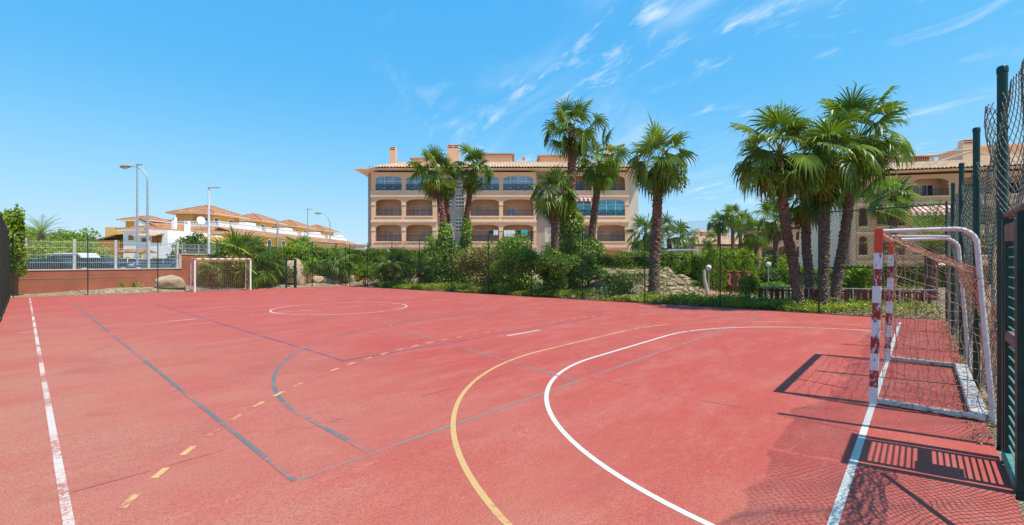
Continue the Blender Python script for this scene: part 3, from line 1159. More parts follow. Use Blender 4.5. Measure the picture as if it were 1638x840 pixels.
# near goal ---------------------------------------------------------------
GW = GX1 - GX0
gz = float(zc(8.4, .4))
goal = thing("football_goal", "near goal with chipped red and white square posts and a sagging red rope net", "goal", (GX0, GY, gz))
lean = -.055
H = 2.08
for x in (0, GW):
    mb = MB()
    pv = []
    for z, dy in ((0, 0), (H, lean)):
        pv += [(x - .04, dy - .04, z), (x + .04, dy - .04, z), (x + .04, dy + .04, z), (x - .04, dy + .04, z)]
    mb.add(pv, [(0, 3, 2, 1), (4, 5, 6, 7), (0, 1, 5, 4), (1, 2, 6, 5), (2, 3, 7, 6), (3, 0, 4, 7)])
    mb.build("post", M['goal_band'], goal, bevel=.006)
mb = MB()
mb.box(.042, GW - .042, lean - .04, lean + .04, H - .08, H - .001)
mb.build("crossbar", M['bar_band'], goal, bevel=.006)
DEP = -.98
for x in (0, GW):
    y0 = lean - .04
    pts = [(x, y0, H - .035)]
    by, bz, br = DEP + .12, H - .035, .17
    pts.append((x, by + br, bz))
    for k in range(1, 9):
        a = math.pi / 2 * k / 8
        pts.append((x, by + br - br * math.sin(a), bz - br + br * math.cos(a)))
    pts.append((x, DEP, .0))
    mb = MB()
    mb.tube(pts, .024, 12)
    mb.build("side_hoop", M['goal_pink'], goal, smooth=True)
    mb = MB()
    xi = x
    mb.box(xi - .03, xi + .03, DEP + .06, -.045, .012, .07)
    mb.build("ground_bar", M['weathered'], goal, bevel=.01)
mb = MB()
mb.box(.035, GW - .035, DEP + .03, DEP + .17, .012, .085)
mb.build("back_beam", M['weathered'], goal, bevel=.012)
mb = MB()
mb.tube([(0.9, lean - .05, H - .06), (0.75, DEP + .3, H - .09)], .016, 8)
mb.build("stay", M['goal_pink'], goal, smooth=True)
zb = 1.62                                                         # the net hangs at the back from a slack line this high


def roof_fn(u, v):
    y = lean - .05 + (DEP + .16 - lean) * v
    z = H - .05 - (H - .05 - zb) * v ** 1.15 - .05 * math.sin(math.pi * v) - .06 * math.sin(math.pi * u) * v
    return (GW * u, y, z)


def back_fn(u, v):
    z = (zb - .06 * math.sin(math.pi * u)) * (1 - v) + .05 * v
    return (GW * u, DEP + .14 - .22 * v - .06 * math.sin(math.pi * v), z)


def side_fn(x, sgn):
    def f(u, v):
        y = lean - .05 + (DEP + .14 - lean) * u
        zt = H - .06 - (H - .06 - zb) * u ** 1.15
        z = zt * (1 - v) + .05 * v
        return (x + sgn * .05 * math.sin(math.pi * v) * math.sin(math.pi * u), y - .1 * v * u, z)
    return f


net_surface(roof_fn, 26, 9, .003, M['net_pale'], goal, jit=.022)
net_surface(back_fn, 26, 15, .0028, M['net'], goal, jit=.03)
net_surface(side_fn(0.0, 1), 9, 17, .0032, M['net_pale'], goal, jit=.02)
net_surface(side_fn(GW, -1), 9, 17, .0028, M['net'], goal, jit=.022)
cs = []
for x in (.03, GW - .03):                                          # gathered edges
    for k in range(4):
        pts = []
        for i in range(14):
            u = i / 13
            p = roof_fn(x / GW, u)
            pts.append(jig((p[0], p[1], p[2] - .015 * k * u), .018))
        cs.append(pts)
    for k in range(5):
        pts = []
        for i in range(14):
            v = i / 13
            p = back_fn(x / GW, v)
            pts.append(jig((p[0], p[1] - .012 * k - .10 * v * random.random(), p[2]), .03))
        cs.append(pts)
    rope_mesh(cs, .0034, "gathered_net_edge", M['net'], goal)
    cs = []
for x in (.06, GW - .06):                                          # a torn front edge dangling beside each post
    pts = [jig((x + .05 * math.sin(i * 1.1), lean * (1 - i / 12) - .10 - .06 * math.sin(i * .8), H - .12 - i * .155), .02) for i in range(13)]
    rope_mesh([pts], .004, "torn_rope", M['net_pale'], goal)

# far goal ----------------------------------------------------------------
FGZ = float(zc(8.4, FGY))
p0 = W(312, 27.0)
gf = thing("football_goal", "far goal with white posts and an orange and white crossbar before the fan palms", "goal", (6.98, FGY, FGZ))
gw2 = 3.04
for x in (0, gw2):
    mb = MB()
    mb.box(x - .045, x + .045, -.045, .045, 0, 1.94)
    mb.build("post", M['goal_white'], gf, bevel=.006)
    mb = MB()
    mb.box(x - .0455, x + .0455, -.0455, .0455, 1.94, 2.075)
    mb.build("post_cap", M['orange_cap'], gf, bevel=.006)
    pts = [(x, .046, 2.03), (x, .75, 2.03)] + [(x, .75 + .17 * math.sin(a * math.pi / 12), 1.86 + .17 * math.cos(a * math.pi / 12)) for a in range(1, 7)] + [(x, .98, 0)]
    mb = MB()
    mb.tube(pts, .024, 8)
    mb.build("side_hoop", M['goal_white'], gf, smooth=True)
mb = MB()
mb.box(.047, gw2 - .047, -.04, .04, 1.985, 2.07)
mb.build("crossbar", M['far_bar_band'], gf, bevel=.006)
mb = MB()
mb.box(.03, gw2 - .03, .92, 1.03, .01, .08)
mb.build("back_beam", M['weathered'], gf, bevel=.01)
net_surface(lambda u, v: (gw2 * u, .95 + .05 * v, 1.85 * (1 - v) + .05), 26, 16, .004, M['net_pale'], gf, jit=.03)
net_surface(lambda u, v: (0, .05 + .9 * u, 2.0 * (1 - v) + .04), 8, 16, .004, M['net_pale'], gf, jit=.02)
net_surface(lambda u, v: (gw2, .05 + .9 * u, 2.0 * (1 - v) + .04), 8, 16, .004, M['net_pale'], gf, jit=.02)
net_surface(lambda u, v: (gw2 * u, .05 + .9 * v, 2.0 - .15 * v), 26, 8, .004, M['net_pale'], gf, jit=.02)

# ------------------------------------------------------------------ terracotta wall with railing, low garden walls
WY = 36.0


def wall_x(px, y=WY):
    r = (px - CX) / F_PX
    d = y / (-FX * r + FY)
    return FY * r * d + FX * d


wx0, wx1, wx2, wx3 = -6.0, wall_x(290), wall_x(346), wall_x(470)
w = thing("boundary_wall", "terracotta rendered boundary wall behind the far goal, stepping up beside the boulder", "wall", (0, WY, 0))
mb = MB()
mb.box(wx0, wx1, 0, .28, -.6, 1.09)
mb.build("wall", M['terracotta'], w)
mb = MB()
mb.box(wx1 + .002, wx2, -.01, .30, -.6, 2.02)
mb.build("raised_wall", M['terracotta'], w)
mb = MB()
mb.box(wx0, wall_x(216), -.11, -.003, -.6, .62)
mb.build("plinth", M['terracotta'], w)
mb = MB()
mb.box(wx0, wall_x(216) + .01, -.125, -.003, .622, .655)
mb.build("plinth_coping", M['concrete'], w)
mb = MB()
mb.box(wx0, wx1 - .004, -.04, .32, 1.092, 1.16)
mb.build("coping", M['coping'], w)
mb = MB()
mb.box(wx1 - .12, wx1 + .0, -.03, .31, 1.163, 2.02)
mb.build("end_pier", M['coping'], w)
mb = MB()
mb.box(wx1 - .14, wx2, -.05, .34, 2.023, 2.09)
mb.build("raised_coping", M['coping'], w)
lw = thing("low_wall", "low terracotta garden wall under the conifer hedge behind the gravel", "wall", (wx2, WY + .02, 0))
mb = MB()
mb.box(.01, 17.5, 0, .25, -.6, .42)
mb.build("wall", M['brick'], lw)
mb = MB()
mb.box(.005, 17.5, -.03, .28, .422, .47)
mb.build("coping", M['terracotta'], lw)

rl = thing("railing", "white metal railing with thin bars on top of the long terracotta wall", "railing", (0, WY + .14, 1.16))
posts_px = (-30, 41, 119, 185, 238, 284)
pxs = [wall_x(p, WY + .14) for p in posts_px]
RH = 1.62
for x in pxs:
    mb = MB()
    mb.box(x - .058, x + .058, -.058, .058, 0, RH + .06)
    for z in (.42, .85, 1.28):
        mb.box(x - .066, x + .066, -.066, .066, z, z + .03)
    mb.lathe((x, 0, RH + .06), [(.062, 0), (.045, .03), (.001, .05)], 8)
    mb.build("post", M['white_metal'], rl)
for a, b in zip(pxs, pxs[1:]):
    mb = MB()
    for z in (.38, .80, 1.22, RH - .06):
        mb.bar((a + .08, 0, z), (b - .08, 0, z), .022, .022)
    n = int((b - a) / .085)
    for k in range(1, n):
        x = a + (b - a) * k / n
        mb.box(x - .003, x + .003, -.003, .003, .04, RH)
    mb.build("bar_panel", M['white_metal'], rl)
r2 = thing("railing", "short grey railing on top of the raised end of the terracotta wall", "railing", (wx1, WY + .14, 2.09))
L2 = wx2 - wx1
for x in (.1, L2 / 2, L2 - .1):
    mb = MB()
    mb.box(x - .03, x + .03, -.03, .03, 0, .66)
    mb.build("post", M['lamp_grey'], r2)
mb = MB()
for z in (.12, .36, .62):
    mb.bar((.0, -.04, z), (L2, -.04, z), .025, .025)
for k in range(28):
    x = .05 + (L2 - .1) * k / 27
    mb.box(x - .007, x + .007, -.047, -.033, .0, .62)
mb.build("bar_panel", M['lamp_grey'], r2)

# ------------------------------------------------------------------ vegetation
def unit(a):
    return a / np.maximum(np.linalg.norm(a, axis=-1, keepdims=True), 1e-9)


def leaf_mesh(name, C, size, mat, parent=None, rng=RNG, asp=.55, up=.35, out=None, fold=.18, axis_up=None):
    """one rhombic folded leaf per centre point"""
    C = np.asarray(C, float)
    n = len(C)
    ax = rng.normal(size=(n, 3))
    if axis_up is not None:
        ax[:, 2] = np.abs(ax[:, 2]) + axis_up
    ax = unit(ax)
    nr = rng.normal(size=(n, 3))
    nr[:, 2] += up * 2
    if out is not None:
        nr += out * 1.2
    nr = nr - ax * np.sum(nr * ax, -1, keepdims=True)
    nr = unit(nr)
    b = np.cross(nr, ax)
    s = size * rng.uniform(.65, 1.35, n)[:, None]
    V = np.stack([C - ax * s * .5, C + b * s * asp * .5 + nr * s * fold, C + ax * s * .5, C - b * s * asp * .5 + nr * s * fold], 1).reshape(-1, 3)
    Q = np.arange(n * 4).reshape(-1, 4)
    T3 = np.concatenate([Q[:, [0, 1, 2]], Q[:, [0, 2, 3]]])
    tint = np.repeat(np.clip(rng.normal(.48, .36, n), 0, 1), 4)
    return np_mesh(name, V, None, mat, parent, tint, tris=T3)


def lobes(rng, n, lob, pw=.45):
    """points through the shells of a set of lobes (cx,cy,cz,rx,ry,rz)"""
    lob = np.asarray(lob, float)
    wts = (lob[:, 3] * lob[:, 4] + lob[:, 4] * lob[:, 5] + lob[:, 3] * lob[:, 5])
    k = rng.choice(len(lob), n, p=wts / wts.sum())
    d = unit(rng.normal(size=(n, 3)))
    r = rng.uniform(0.25, 1, n) ** pw * (1 + .14 * np.sin(d[:, 0] * 7 + k) * np.cos(d[:, 2] * 6 + 2 * k))
    P = lob[k, :3] + d * lob[k, 3:] * r[:, None]
    return P, d


def bush(name, label, cat, base, w, h, n, leaf, mat, group=None, seed=0, nl=9, dep=None, stems=True, flowers=0, up=.35):
    rng = np.random.default_rng(seed + 100)
    dep = dep or w
    root = thing(name, label, cat, base, group=group)
    L = []
    for i in range(nl):
        a = rng.uniform(0, 6.283)
        rr = rng.uniform(0, .72) ** .7
        hz = rng.uniform(.25, .84)
        k = rng.uniform(.26, .44)
        shrink = 1 - .45 * max(0, hz - .45)
        L.append((math.cos(a) * rr * w / 2 * shrink, math.sin(a) * rr * dep / 2 * shrink, hz * h, k * w / 2 * 1.15, k * dep / 2 * 1.15, k * h * .62))
    P, d = lobes(rng, n, L)
    keep = P[:, 2] > .03
    leaf_mesh("foliage", P[keep], leaf, mat, root, rng, out=d[keep], up=up)
    if stems:
        mb = MB()
        for i in range(6):
            l = L[i % nl]
            mb.tube([(rng.normal() * .05, rng.normal() * .05, -.1), (l[0] * .4, l[1] * .4, l[2] * .45), (l[0], l[1], l[2])], [.03, .022, .008], 6)
        mb.build("stems", M['bark'], root, smooth=True)
    if flowers:
        Pf, df = lobes(rng, flowers, L, .1)
        leaf_mesh("flowers", Pf, leaf * 1.5, M['flower'], root, rng, out=df, asp=.9)
    return root


def hedge(name, label, p0, p1, thick, h, n, leaf, mat, seed, cat="hedge", z0=None, tall=False):
    """clipped hedge between two ground points: a dark inside with leaves through its outer layer"""
    rng = np.random.default_rng(seed)
    p0, p1 = Vector(p0), Vector(p1)
    L = (p1 - p0).length
    rz = math.atan2(p1.y - p0.y, p1.x - p0.x)
    root = thing(name, label, cat, p0, rz)
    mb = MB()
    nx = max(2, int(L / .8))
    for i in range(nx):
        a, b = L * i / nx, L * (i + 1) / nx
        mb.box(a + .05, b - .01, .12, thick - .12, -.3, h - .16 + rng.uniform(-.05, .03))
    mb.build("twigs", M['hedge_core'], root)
    # leaves on the front, the top, the back and the two ends
    A = np.array([L * h, L * thick, L * h * .35, thick * h, thick * h])
    f = rng.choice(5, n, p=A / A.sum())
    u, v, dpt = rng.uniform(0, 1, n), rng.uniform(0, 1, n), rng.exponential(.06, n) - .05
    x, y, z = u * L, v * thick, v * h
    o = np.zeros((n, 3))
    ys = [(f == 0), (f == 1), (f == 2), (f == 3), (f == 4)]
    y[ys[0]] = dpt[ys[0]]
    o[ys[0], 1] = -1
    z[ys[1]] = h - dpt[ys[1]]
    o[ys[1], 2] = 1
    y[ys[2]] = thick - dpt[ys[2]]
    o[ys[2], 1] = 1
    for k, s in ((3, 0), (4, 1)):
        x[ys[k]] = dpt[ys[k]] if s == 0 else L - dpt[ys[k]]
        y[ys[k]] = u[ys[k]] * thick
        o[ys[k], 0] = -1 if s == 0 else 1
    z = z + .10 * np.sin(x * 1.7 + seed) * np.sin(x * .61) + .05 * np.sin(x * 5.1)
    y = y + .08 * np.sin(x * 2.3) + .05 * np.sin(z * 4 + x * 3)
    leaf_mesh("foliage", np.stack([x, y, z], -1), leaf, mat, root, rng, out=o, axis_up=(1.6 if tall else None), asp=(.35 if tall else .55))
    return root


# fan palms ---------------------------------------------------------------
def fan_leaf(rng, az, el, pet, R, nseg=26, bend=.5, droop=.55, spread=118, hang=.15):
    """one palmate leaf: stalk points, blade vertices, quads, tris (origin at the crown's heart)"""
    ca, sa = math.cos(az), math.sin(az)
    hd = np.array([ca, sa, 0.0])
    up = np.array([0, 0, 1.0])
    pts = []
    p = np.zeros(3)
    e = el
    n = 6
    for i in range(n + 1):
        pts.append(p.copy())
        d = hd * math.cos(e) + up * math.sin(e)
        p = p + d * pet / n
        e -= bend / n
    f = hd * math.cos(e - hang) + up * math.sin(e - hang)
    s = np.array([-sa, ca, 0.0])
    roll = rng.normal() * .5
    nrm = np.cross(f, s) * -1
    if nrm[2] < 0 and abs(e) < 1.2:
        nrm = -nrm
    s2 = s * math.cos(roll) + nrm * math.sin(roll)
    nrm = np.cross(s2, f)
    if nrm[2] < 0:
        nrm = -nrm
    o = pts[-1]
    V, Q, T, tint = [], [], [], []
    t0 = rng.uniform(0.0, 1.0)
    da = math.radians(2 * spread) / nseg
    dn = np.array([0, 0, -1.0])
    for k in range(nseg):
        a = math.radians(-spread) + (k + .5) * da
        dirk = f * math.cos(a) + s2 * math.sin(a)
        perp = -f * math.sin(a) + s2 * math.cos(a)
        ln = R * (1 - .20 * (abs(a) / 2.1) ** 2) * rng.uniform(.84, 1.10)
        w1 = min(1, droop * rng.uniform(.45, 1.05))
        w2 = min(1, droop * rng.uniform(1.1, 1.9))
        cup = -.12 * R * (abs(a) / 2) ** 2
        rib = -.10 * R * math.cos(a)
        c0 = o
        c1 = o + dirk * ln * .30 + nrm * cup * .30
        c2 = o + dirk * ln * .52 + nrm * cup * .52 + dn * (-rib * droop * .5 if rib < 0 else 0)
        d2 = unit(dirk * (1 - w1) + dn * w1 + perp * rng.normal() * .05)
        c3 = c2 + d2 * ln * .26
        d3 = unit(dirk * max(0, 1 - w2) + dn * w2 + perp * rng.normal() * .10)
        c4 = c3 + d3 * ln * .32 * rng.uniform(.6, 1.25)
        i0 = len(V)
        pl = (1 if k % 2 else -1) * .026 * R
        V.append(c0)
        for c, hw in ((c1, .5 * da * ln * .30), (c2, .36 * da * ln * .52), (c3, .15 * da * ln * .6)):
            V.append(c - perp * hw + nrm * pl)
            V.append(c + perp * hw - nrm * pl)
            pl *= .8
        V.append(c4)
        T += [(i0, i0 + 1, i0 + 2), (i0 + 5, i0 + 7, i0 + 6)]
        Q += [(i0 + 1, i0 + 3, i0 + 4, i0 + 2), (i0 + 3, i0 + 5, i0 + 6, i0 + 4)]
        tint += [np.clip(t0 + rng.normal() * .10, 0, 1)] * 8
    return pts, V, Q, T, tint


def crown(rng, root, nleaf, R, pet, el_hi=80, el_lo=-50, mat=None, nseg=26, name="crown", at=(0, 0, 0), droop=.55, bend=.5, stalks=True, hang=.85):
    V, Q, T, tint = [], [], [], []
    mb = MB()
    at = np.array(at, float)
    for i in range(nleaf):
        t = (i + .5) / nleaf
        el = math.radians(el_hi + (el_lo - el_hi) * t ** 1.05 + rng.normal() * 9)
        az = i * 2.39996 + rng.normal() * .25
        sc = (.98 + .02 * min(1, t * 3)) * rng.uniform(.88, 1.10)
        pts, v, q, tr, ti = fan_leaf(rng, az, el, pet * sc * rng.uniform(.72, 1.22), R * sc, nseg, bend * (.10 + 1.0 * t), droop * (.5 + .9 * t), hang=(.05 + hang * min(1, max(0, t - .12) * 2.2) * rng.uniform(.5, 1.4)))
        o = len(V)
        V += [p + at for p in v]
        Q += [tuple(j + o for j in f) for f in q]
        T += [tuple(j + o for j in f) for f in tr]
        tint += ti
        if stalks:
            mb.tube([p + at for p in pts], [.022, .02, .018, .016, .014, .012, .010], 5, False)
    np_mesh(name, np.array(V), np.array(Q), mat or M['palm'], root, tint, tris=np.array(T))
    if stalks:
        mb.build("leaf_stalks", M['petiole'], root, smooth=True)


def trunk_mesh(rng, root, path, r0, r1, mat, boots=True, swell=1.5, name="trunk", rings=True):
    """tapered palm trunk along a bent path with leaf-base stubs"""
    P = [Vector(p) for p in path]
    N = max(16, int((P[-1] - P[0]).length / .07))

    def at(t):
        f = t * (len(P) - 1)
        i = min(int(f), len(P) - 2)
        a, b = P[i], P[i + 1]
        pm = P[max(i - 1, 0)]
        pn = P[min(i + 2, len(P) - 1)]
        u = f - i
        return 0.5 * ((2 * a) + (b - pm) * u + (2 * pm - 5 * a + 4 * b - pn) * u * u + (3 * a - pm - 3 * b + pn) * u ** 3)

    mb = MB()
    n = 14
    base = len(mb.v)
    for i in range(N + 1):
        t = i / N
        c = at(t)
        r = r0 + (r1 - r0) * t
        r *= 1 + (swell - 1) * math.exp(-t * N * .07 / .35)
        for k in range(n):
            a = 2 * math.pi * k / n + .2 * i
            rr = r * (1 + .10 * math.sin(i * 2.4 + k * 2.1) + rng.normal() * .035)
            mb.v.append((c.x + rr * math.cos(a), c.y + rr * math.sin(a), c.z + rng.normal() * .008))
    for i in range(N):
        for k in range(n):
            a, b = base + i * n + k, base + i * n + (k + 1) % n
            mb.f.append((a, b, b + n, a + n))
            mb.m.append(0)
    if boots:
        step = .085
        ln = sum((a - b).length for a, b in zip(P, P[1:]))
        cnt = int(ln / step * 2.6)
        for j in range(cnt):
            t = min(.995, (j + rng.uniform(0, 1)) / cnt)
            c = at(t)
            r = (r0 + (r1 - r0) * t) * (1 + (swell - 1) * math.exp(-t * ln / .35))
            a = j * 2.39996 + rng.normal() * .2
            d = Vector((math.cos(a), math.sin(a), 0))
            s = Vector((-d.y, d.x, 0))
            w = rng.uniform(.03, .055) * (.8 + r * 2)
            hgt = rng.uniform(.05, .11)
            out = rng.uniform(.015, .05) * (.6 + .9 * t)
            b0 = c + d * r * .93
            tip = c + d * (r + out) + Vector((0, 0, hgt))
            vv = [b0 - s * w, b0 + s * w, tip + s * w * .55, tip - s * w * .55, c + d * (r * .85) + Vector((0, 0, hgt * 1.1))]
            mb.add(vv, [(0, 1, 2, 3), (3, 2, 4), (0, 3, 4), (1, 4, 2)])
    return mb.build(name, mat, root, smooth=False), at


def fan_palm(label, base, top, mid=None, r=.2, R=.95, pet=.95, nleaf=34, seed=1, dead=6, group="tall fan palms", el_lo=-50, droop=.55, nseg=26, seeds=False, boots=True, name="fan_palm", swell=1.45, mat=None):
    """base and top are world points; the trunk bends through mid"""
    rng = np.random.default_rng(seed)
    base, top = Vector(base), Vector(top)
    root = thing(name, label, "palm tree", base, rng.uniform(0, 6.28) if False else 0, group)
    mid = Vector(mid) if mid is not None else base.lerp(top, .5) + Vector((rng.normal() * .08, rng.normal() * .08, 0))
    path = [Vector((0, 0, -.25)), (base.lerp(mid, .55) - base), mid - base, mid.lerp(top, .55) - base, top - base]
    path[1] += Vector((rng.normal() * .03, rng.normal() * .03, 0))
    trunk_mesh(rng, root, path, r, r * .86, M['trunk'], boots, swell)
    t = top - base
    crown(rng, root, nleaf, R, pet, 80, el_lo, mat, nseg, at=t + Vector((0, 0, .05)), droop=droop)
    if dead:
        V, Q, T, tint = [], [], [], []
        for i in range(dead):
            pts, v, q, tr, ti = fan_leaf(rng, rng.uniform(0, 6.28), math.radians(rng.uniform(-78, -52)), pet * .55, R * .8, 18, .35, 1.0)
            o = len(V)
            V += [p + np.array(t) - np.array([0, 0, .2]) for p in v]
            Q += [tuple(j + o for j in f) for f in q]
            T += [tuple(j + o for j in f) for f in tr]
            tint += ti
        np_mesh("dead_fronds", np.array(V), np.array(Q), M['dead'], root, tint, tris=np.array(T))
    if seeds:
        for k, (rr, aa, ln) in enumerate(seeds):
            mb = MB()
            a = Vector((math.cos(aa), math.sin(aa), 0))
            p0 = t + Vector((0, 0, .1))
            p1 = t + a * rr * .6 + Vector((0, 0, .25))
            p2 = t + a * rr + Vector((0, 0, -.1))
            mb.tube([p0, p1, p2, p2 + Vector((0, 0, -.35))], .012, 5)
            for j in range(46):
                f = j / 45
                q = p2 + Vector((rng.normal() * .035, rng.normal() * .035, -.25 - f * ln))
                sz = rng.uniform(.03, .055) * (1.1 - .4 * f)
                mb.lathe(q, [(.001, -sz), (sz * .8, -sz * .4), (sz * .8, sz * .4), (.001, sz)], 5)
            mb.build("seed_cluster", M['fruit'], root)
    return root


def ivy_on(label, base, top, r, n, seed, group="ivy climbing the palm trunks", leaf=.15, flare=1.0):
    rng = np.random.default_rng(seed)
    base, top = Vector(base), Vector(top)
    root = thing("ivy", label, "ivy", base, group=group)
    t = rng.uniform(0, 1, n) ** 1.15
    ax = np.array(top - base)
    a = rng.uniform(0, 6.283, n)
    prof = r * (1.0 + .35 * np.sin(t * 9 + seed) + flare * (1 - t) ** 1.5 + .25 * np.sin(a * 2 + t * 8)) * rng.uniform(.55, 1.1, n)
    prof *= np.clip((1.03 - t) * 5, .35, 1)
    P = t[:, None] * ax + np.stack([np.cos(a) * prof, np.sin(a) * prof, rng.normal(size=n) * .05], -1)
    leaf_mesh("foliage", P, leaf, M['ivy'], root, rng, out=np.stack([np.cos(a), np.sin(a), np.zeros(n)], -1), asp=.8, up=.15)
    mb = MB()
    for k in range(5):
        pts = [Vector(ax) * (i / 9) + Vector((math.cos(k * 1.3 + i * .5) * r * .6, math.sin(k * 1.3 + i * .5) * r * .6, 0)) for i in range(10)]
        mb.tube(pts, .012, 4, False)
    mb.build("stems", M['bark'], root)
    return root


def low_palm(label, base, h, R, pet, nleaf, seed, mat=None, group="low fan palms", trunk_r=.14, dead=5, el_lo=-25, name="fan_palm"):
    b = Vector(base)
    return fan_palm(label, b, b + Vector((0, 0, h)), None, trunk_r, R, pet, nleaf, seed, dead, group, el_lo, .35, 24, name=name, mat=mat or M['palm_y'], swell=1.25)


def G(px, d):
    p = W(px, d)
    return Vector((p.x, p.y, tz(p.x, p.y)))


# the tall palms
def palm_px(label, bx, bd, by, tx, ty, td=None, mx=None, my=None, **k):
    b = W(bx, bd, by)
    b.z = min(b.z, tz(b.x, b.y))
    t = W(tx, td or bd, ty)
    m = W(mx, bd, my) if mx else None
    k['R'] = k.get('R', .95) * .84
    k['pet'] = k.get('pet', .95) * .98
    k['r'] = k.get('r', .2) * .78
    k['nleaf'] = int(k.get('nleaf', 34) * .82)
    return fan_palm(label, b, t, m, **k)


palm_px("thick palm of the close pair by the stair tower, ivy round its foot", 719, 31, 440, 696, 281, mx=708, my=345, r=.30, R=1.25, pet=1.05, nleaf=34, seed=3, el_lo=-58)
palm_px("thin dark palm trunk standing close behind the first palm of the pair", 722, 33.5, 440, 712, 292, mx=716, my=350, r=.24, R=1.05, pet=.9, nleaf=22, seed=4, dead=3)
palm_px("palm leaning in front of the pierced stair tower", 741, 33, 440, 757, 273, mx=746, my=350, r=.27, R=1.2, pet=1.15, nleaf=32, seed=5, el_lo=-55, seeds=[(1.2, .3, 1.0)])
palm_px("tallest palm, straight red brown trunk rising far above the apartment roof", 911, 25, 445, 916, 208, mx=913, my=330, r=.32, R=1.2, pet=1.15, nleaf=36, seed=6, el_lo=-62)
palm_px("slightly leaning palm before the teal glazed balconies, its crown at roof height", 939, 28, 440, 960, 262, mx=951, my=340, r=.30, R=1.3, pet=1.2, nleaf=36, seed=8, el_lo=-60)
palm_px("short dark palm between the drying laundry and the tallest palm", 889, 24, 440, 884, 312, mx=887, my=370, r=.25, R=1.15, pet=.95, nleaf=32, seed=9, el_lo=-58)
palm_px("lone palm with hanging seed clusters beside the white gable end", 1046, 20.5, 478, 1054, 262, mx=1050, my=370, r=.30, R=1.12, pet=1.0, nleaf=36, seed=12, el_lo=-52, dead=2,
        seeds=[(1.05, -.75, .95), (.9, -.55, .75), (1.15, -.95, .8)], swell=1.9)
palm_px("palm of the fence cluster with a bowed trunk beside the picket fence", 1281, 15.6, 497, 1246, 252, mx=1258, my=370, r=.215, R=1.17, pet=1.08, nleaf=38, seed=14, el_lo=-48, swell=1.8, dead=1)
palm_px("short dark palm in the middle of the cluster, shaded by its neighbours", 1297, 17.2, 494, 1288, 318, mx=1290, my=400, r=.21, R=.95, pet=.8, nleaf=26, seed=15, el_lo=-55, dead=4)
palm_px("upright palm of the fence cluster just behind the tall fence post", 1318, 15.4, 497, 1320, 262, mx=1319, my=390, r=.205, R=1.15, pet=1.08, nleaf=38, seed=16, el_lo=-56, dead=2)
palm_px("leaning palm of the fence cluster with the highest crown", 1332, 16.2, 495, 1372, 226, mx=1349, my=390, r=.215, R=1.18, pet=1.22, nleaf=42, seed=17, el_lo=-60, dead=2)
palm_px("single palm before the striped awning of the building behind the near goal", 1424, 24, 470, 1428, 318, r=.24, R=1.0, pet=.85, nleaf=30, seed=18, el_lo=-52, mat=M['palm_y'])
# farther palms
far_palms = [
    (1030, 34, 440, 1033, 378, .26, 1.25, 1.0, 26, 21, "bushy palm behind the white gable end"),
    (1073, 38, 440, 1070, 384, .28, 1.4, 1.3, 26, 22, "spreading palm above the clipped hedge and the white pergola"),
    (1150, 52, 440, 1150, 357, .26, 1.15, .9, 26, 23, "slim far palm standing apart from the twin far palms"),
    (1172, 50, 440, 1172, 347, .27, 1.2, .95, 28, 24, "taller of the twin far palms above the yellow conifers"),
    (1182, 53, 440, 1185, 356, .27, 1.2, .95, 24, 25, "shorter of the twin far palms above the yellow conifers"),
    (1207, 44, 440, 1207, 375, .28, 1.35, 1.15, 28, 26, "broad far palm before the arcaded far building"),
    (1107, 75, 440, 1107, 382, .28, 1.2, 1.0, 20, 27, "tiniest far palm at the end of the far tiled roof"),
    (1240, 33, 440, 1242, 352, .24, 1.25, 1.1, 28, 28, "dark palm behind the bowed trunk of the fence cluster"),
    (1135, 60, 430, 1135, 388, .24, 1.1, .8, 18, 29, "small far palm in front of the far tiled roof"),
]
for bx, d, by, tx, ty, r, R, pt, nl, sd, lb in far_palms:
    palm_px(lb, bx, d, by, tx, ty, r=r, R=R, pet=pt, nleaf=nl, seed=sd, dead=3, group="distant fan palms", boots=(d < 45), nseg=18)

# low fan palms along the far end
low = [
    (344, 29.9, .9, .85, .8, 20, 31, "young fan palm with a thin stem against the raised wall"),
    (384, 30.9, 1.7, 1.15, 1.2, 40, 32, "biggest bushy fan palm, directly behind the far goal"),
    (424, 32.0, 1.2, 1.0, 1.0, 30, 33, "bushy fan palm between the far goal and the bare metal post"),
    (408, 31.2, .6, .9, .9, 26, 37, "low yellowing fan palm close behind one post of the far goal"),
    (541, 36.3, 1.35, .9, .85, 30, 34, "silvery bushy fan palm before the hedge near the fence corner"),
    (634, 35.0, 1.1, 1.0, 1.05, 36, 35, "dark low fan palm in the bed below the first balconies"),
    (690, 33.0, .8, .9, .9, 28, 36, "blue green low fan palm beside the ivy covered trunks"),
]
for px, d, h, R, pt, nl, sd, lb in low:
    low_palm(lb, G(px, d), h, R, pt, nl, sd, M['palm'] if sd in (35,) else M['palm_y'])
p = G(478, 47)
fan_palm("small fan palm crown rising above the far hedge between the lamp posts", p, W(478, 47, 399), None, .2, 1.05, .9, 26, 38, 2, "low fan palms", -20, .35, 20, mat=M['palm_y'])


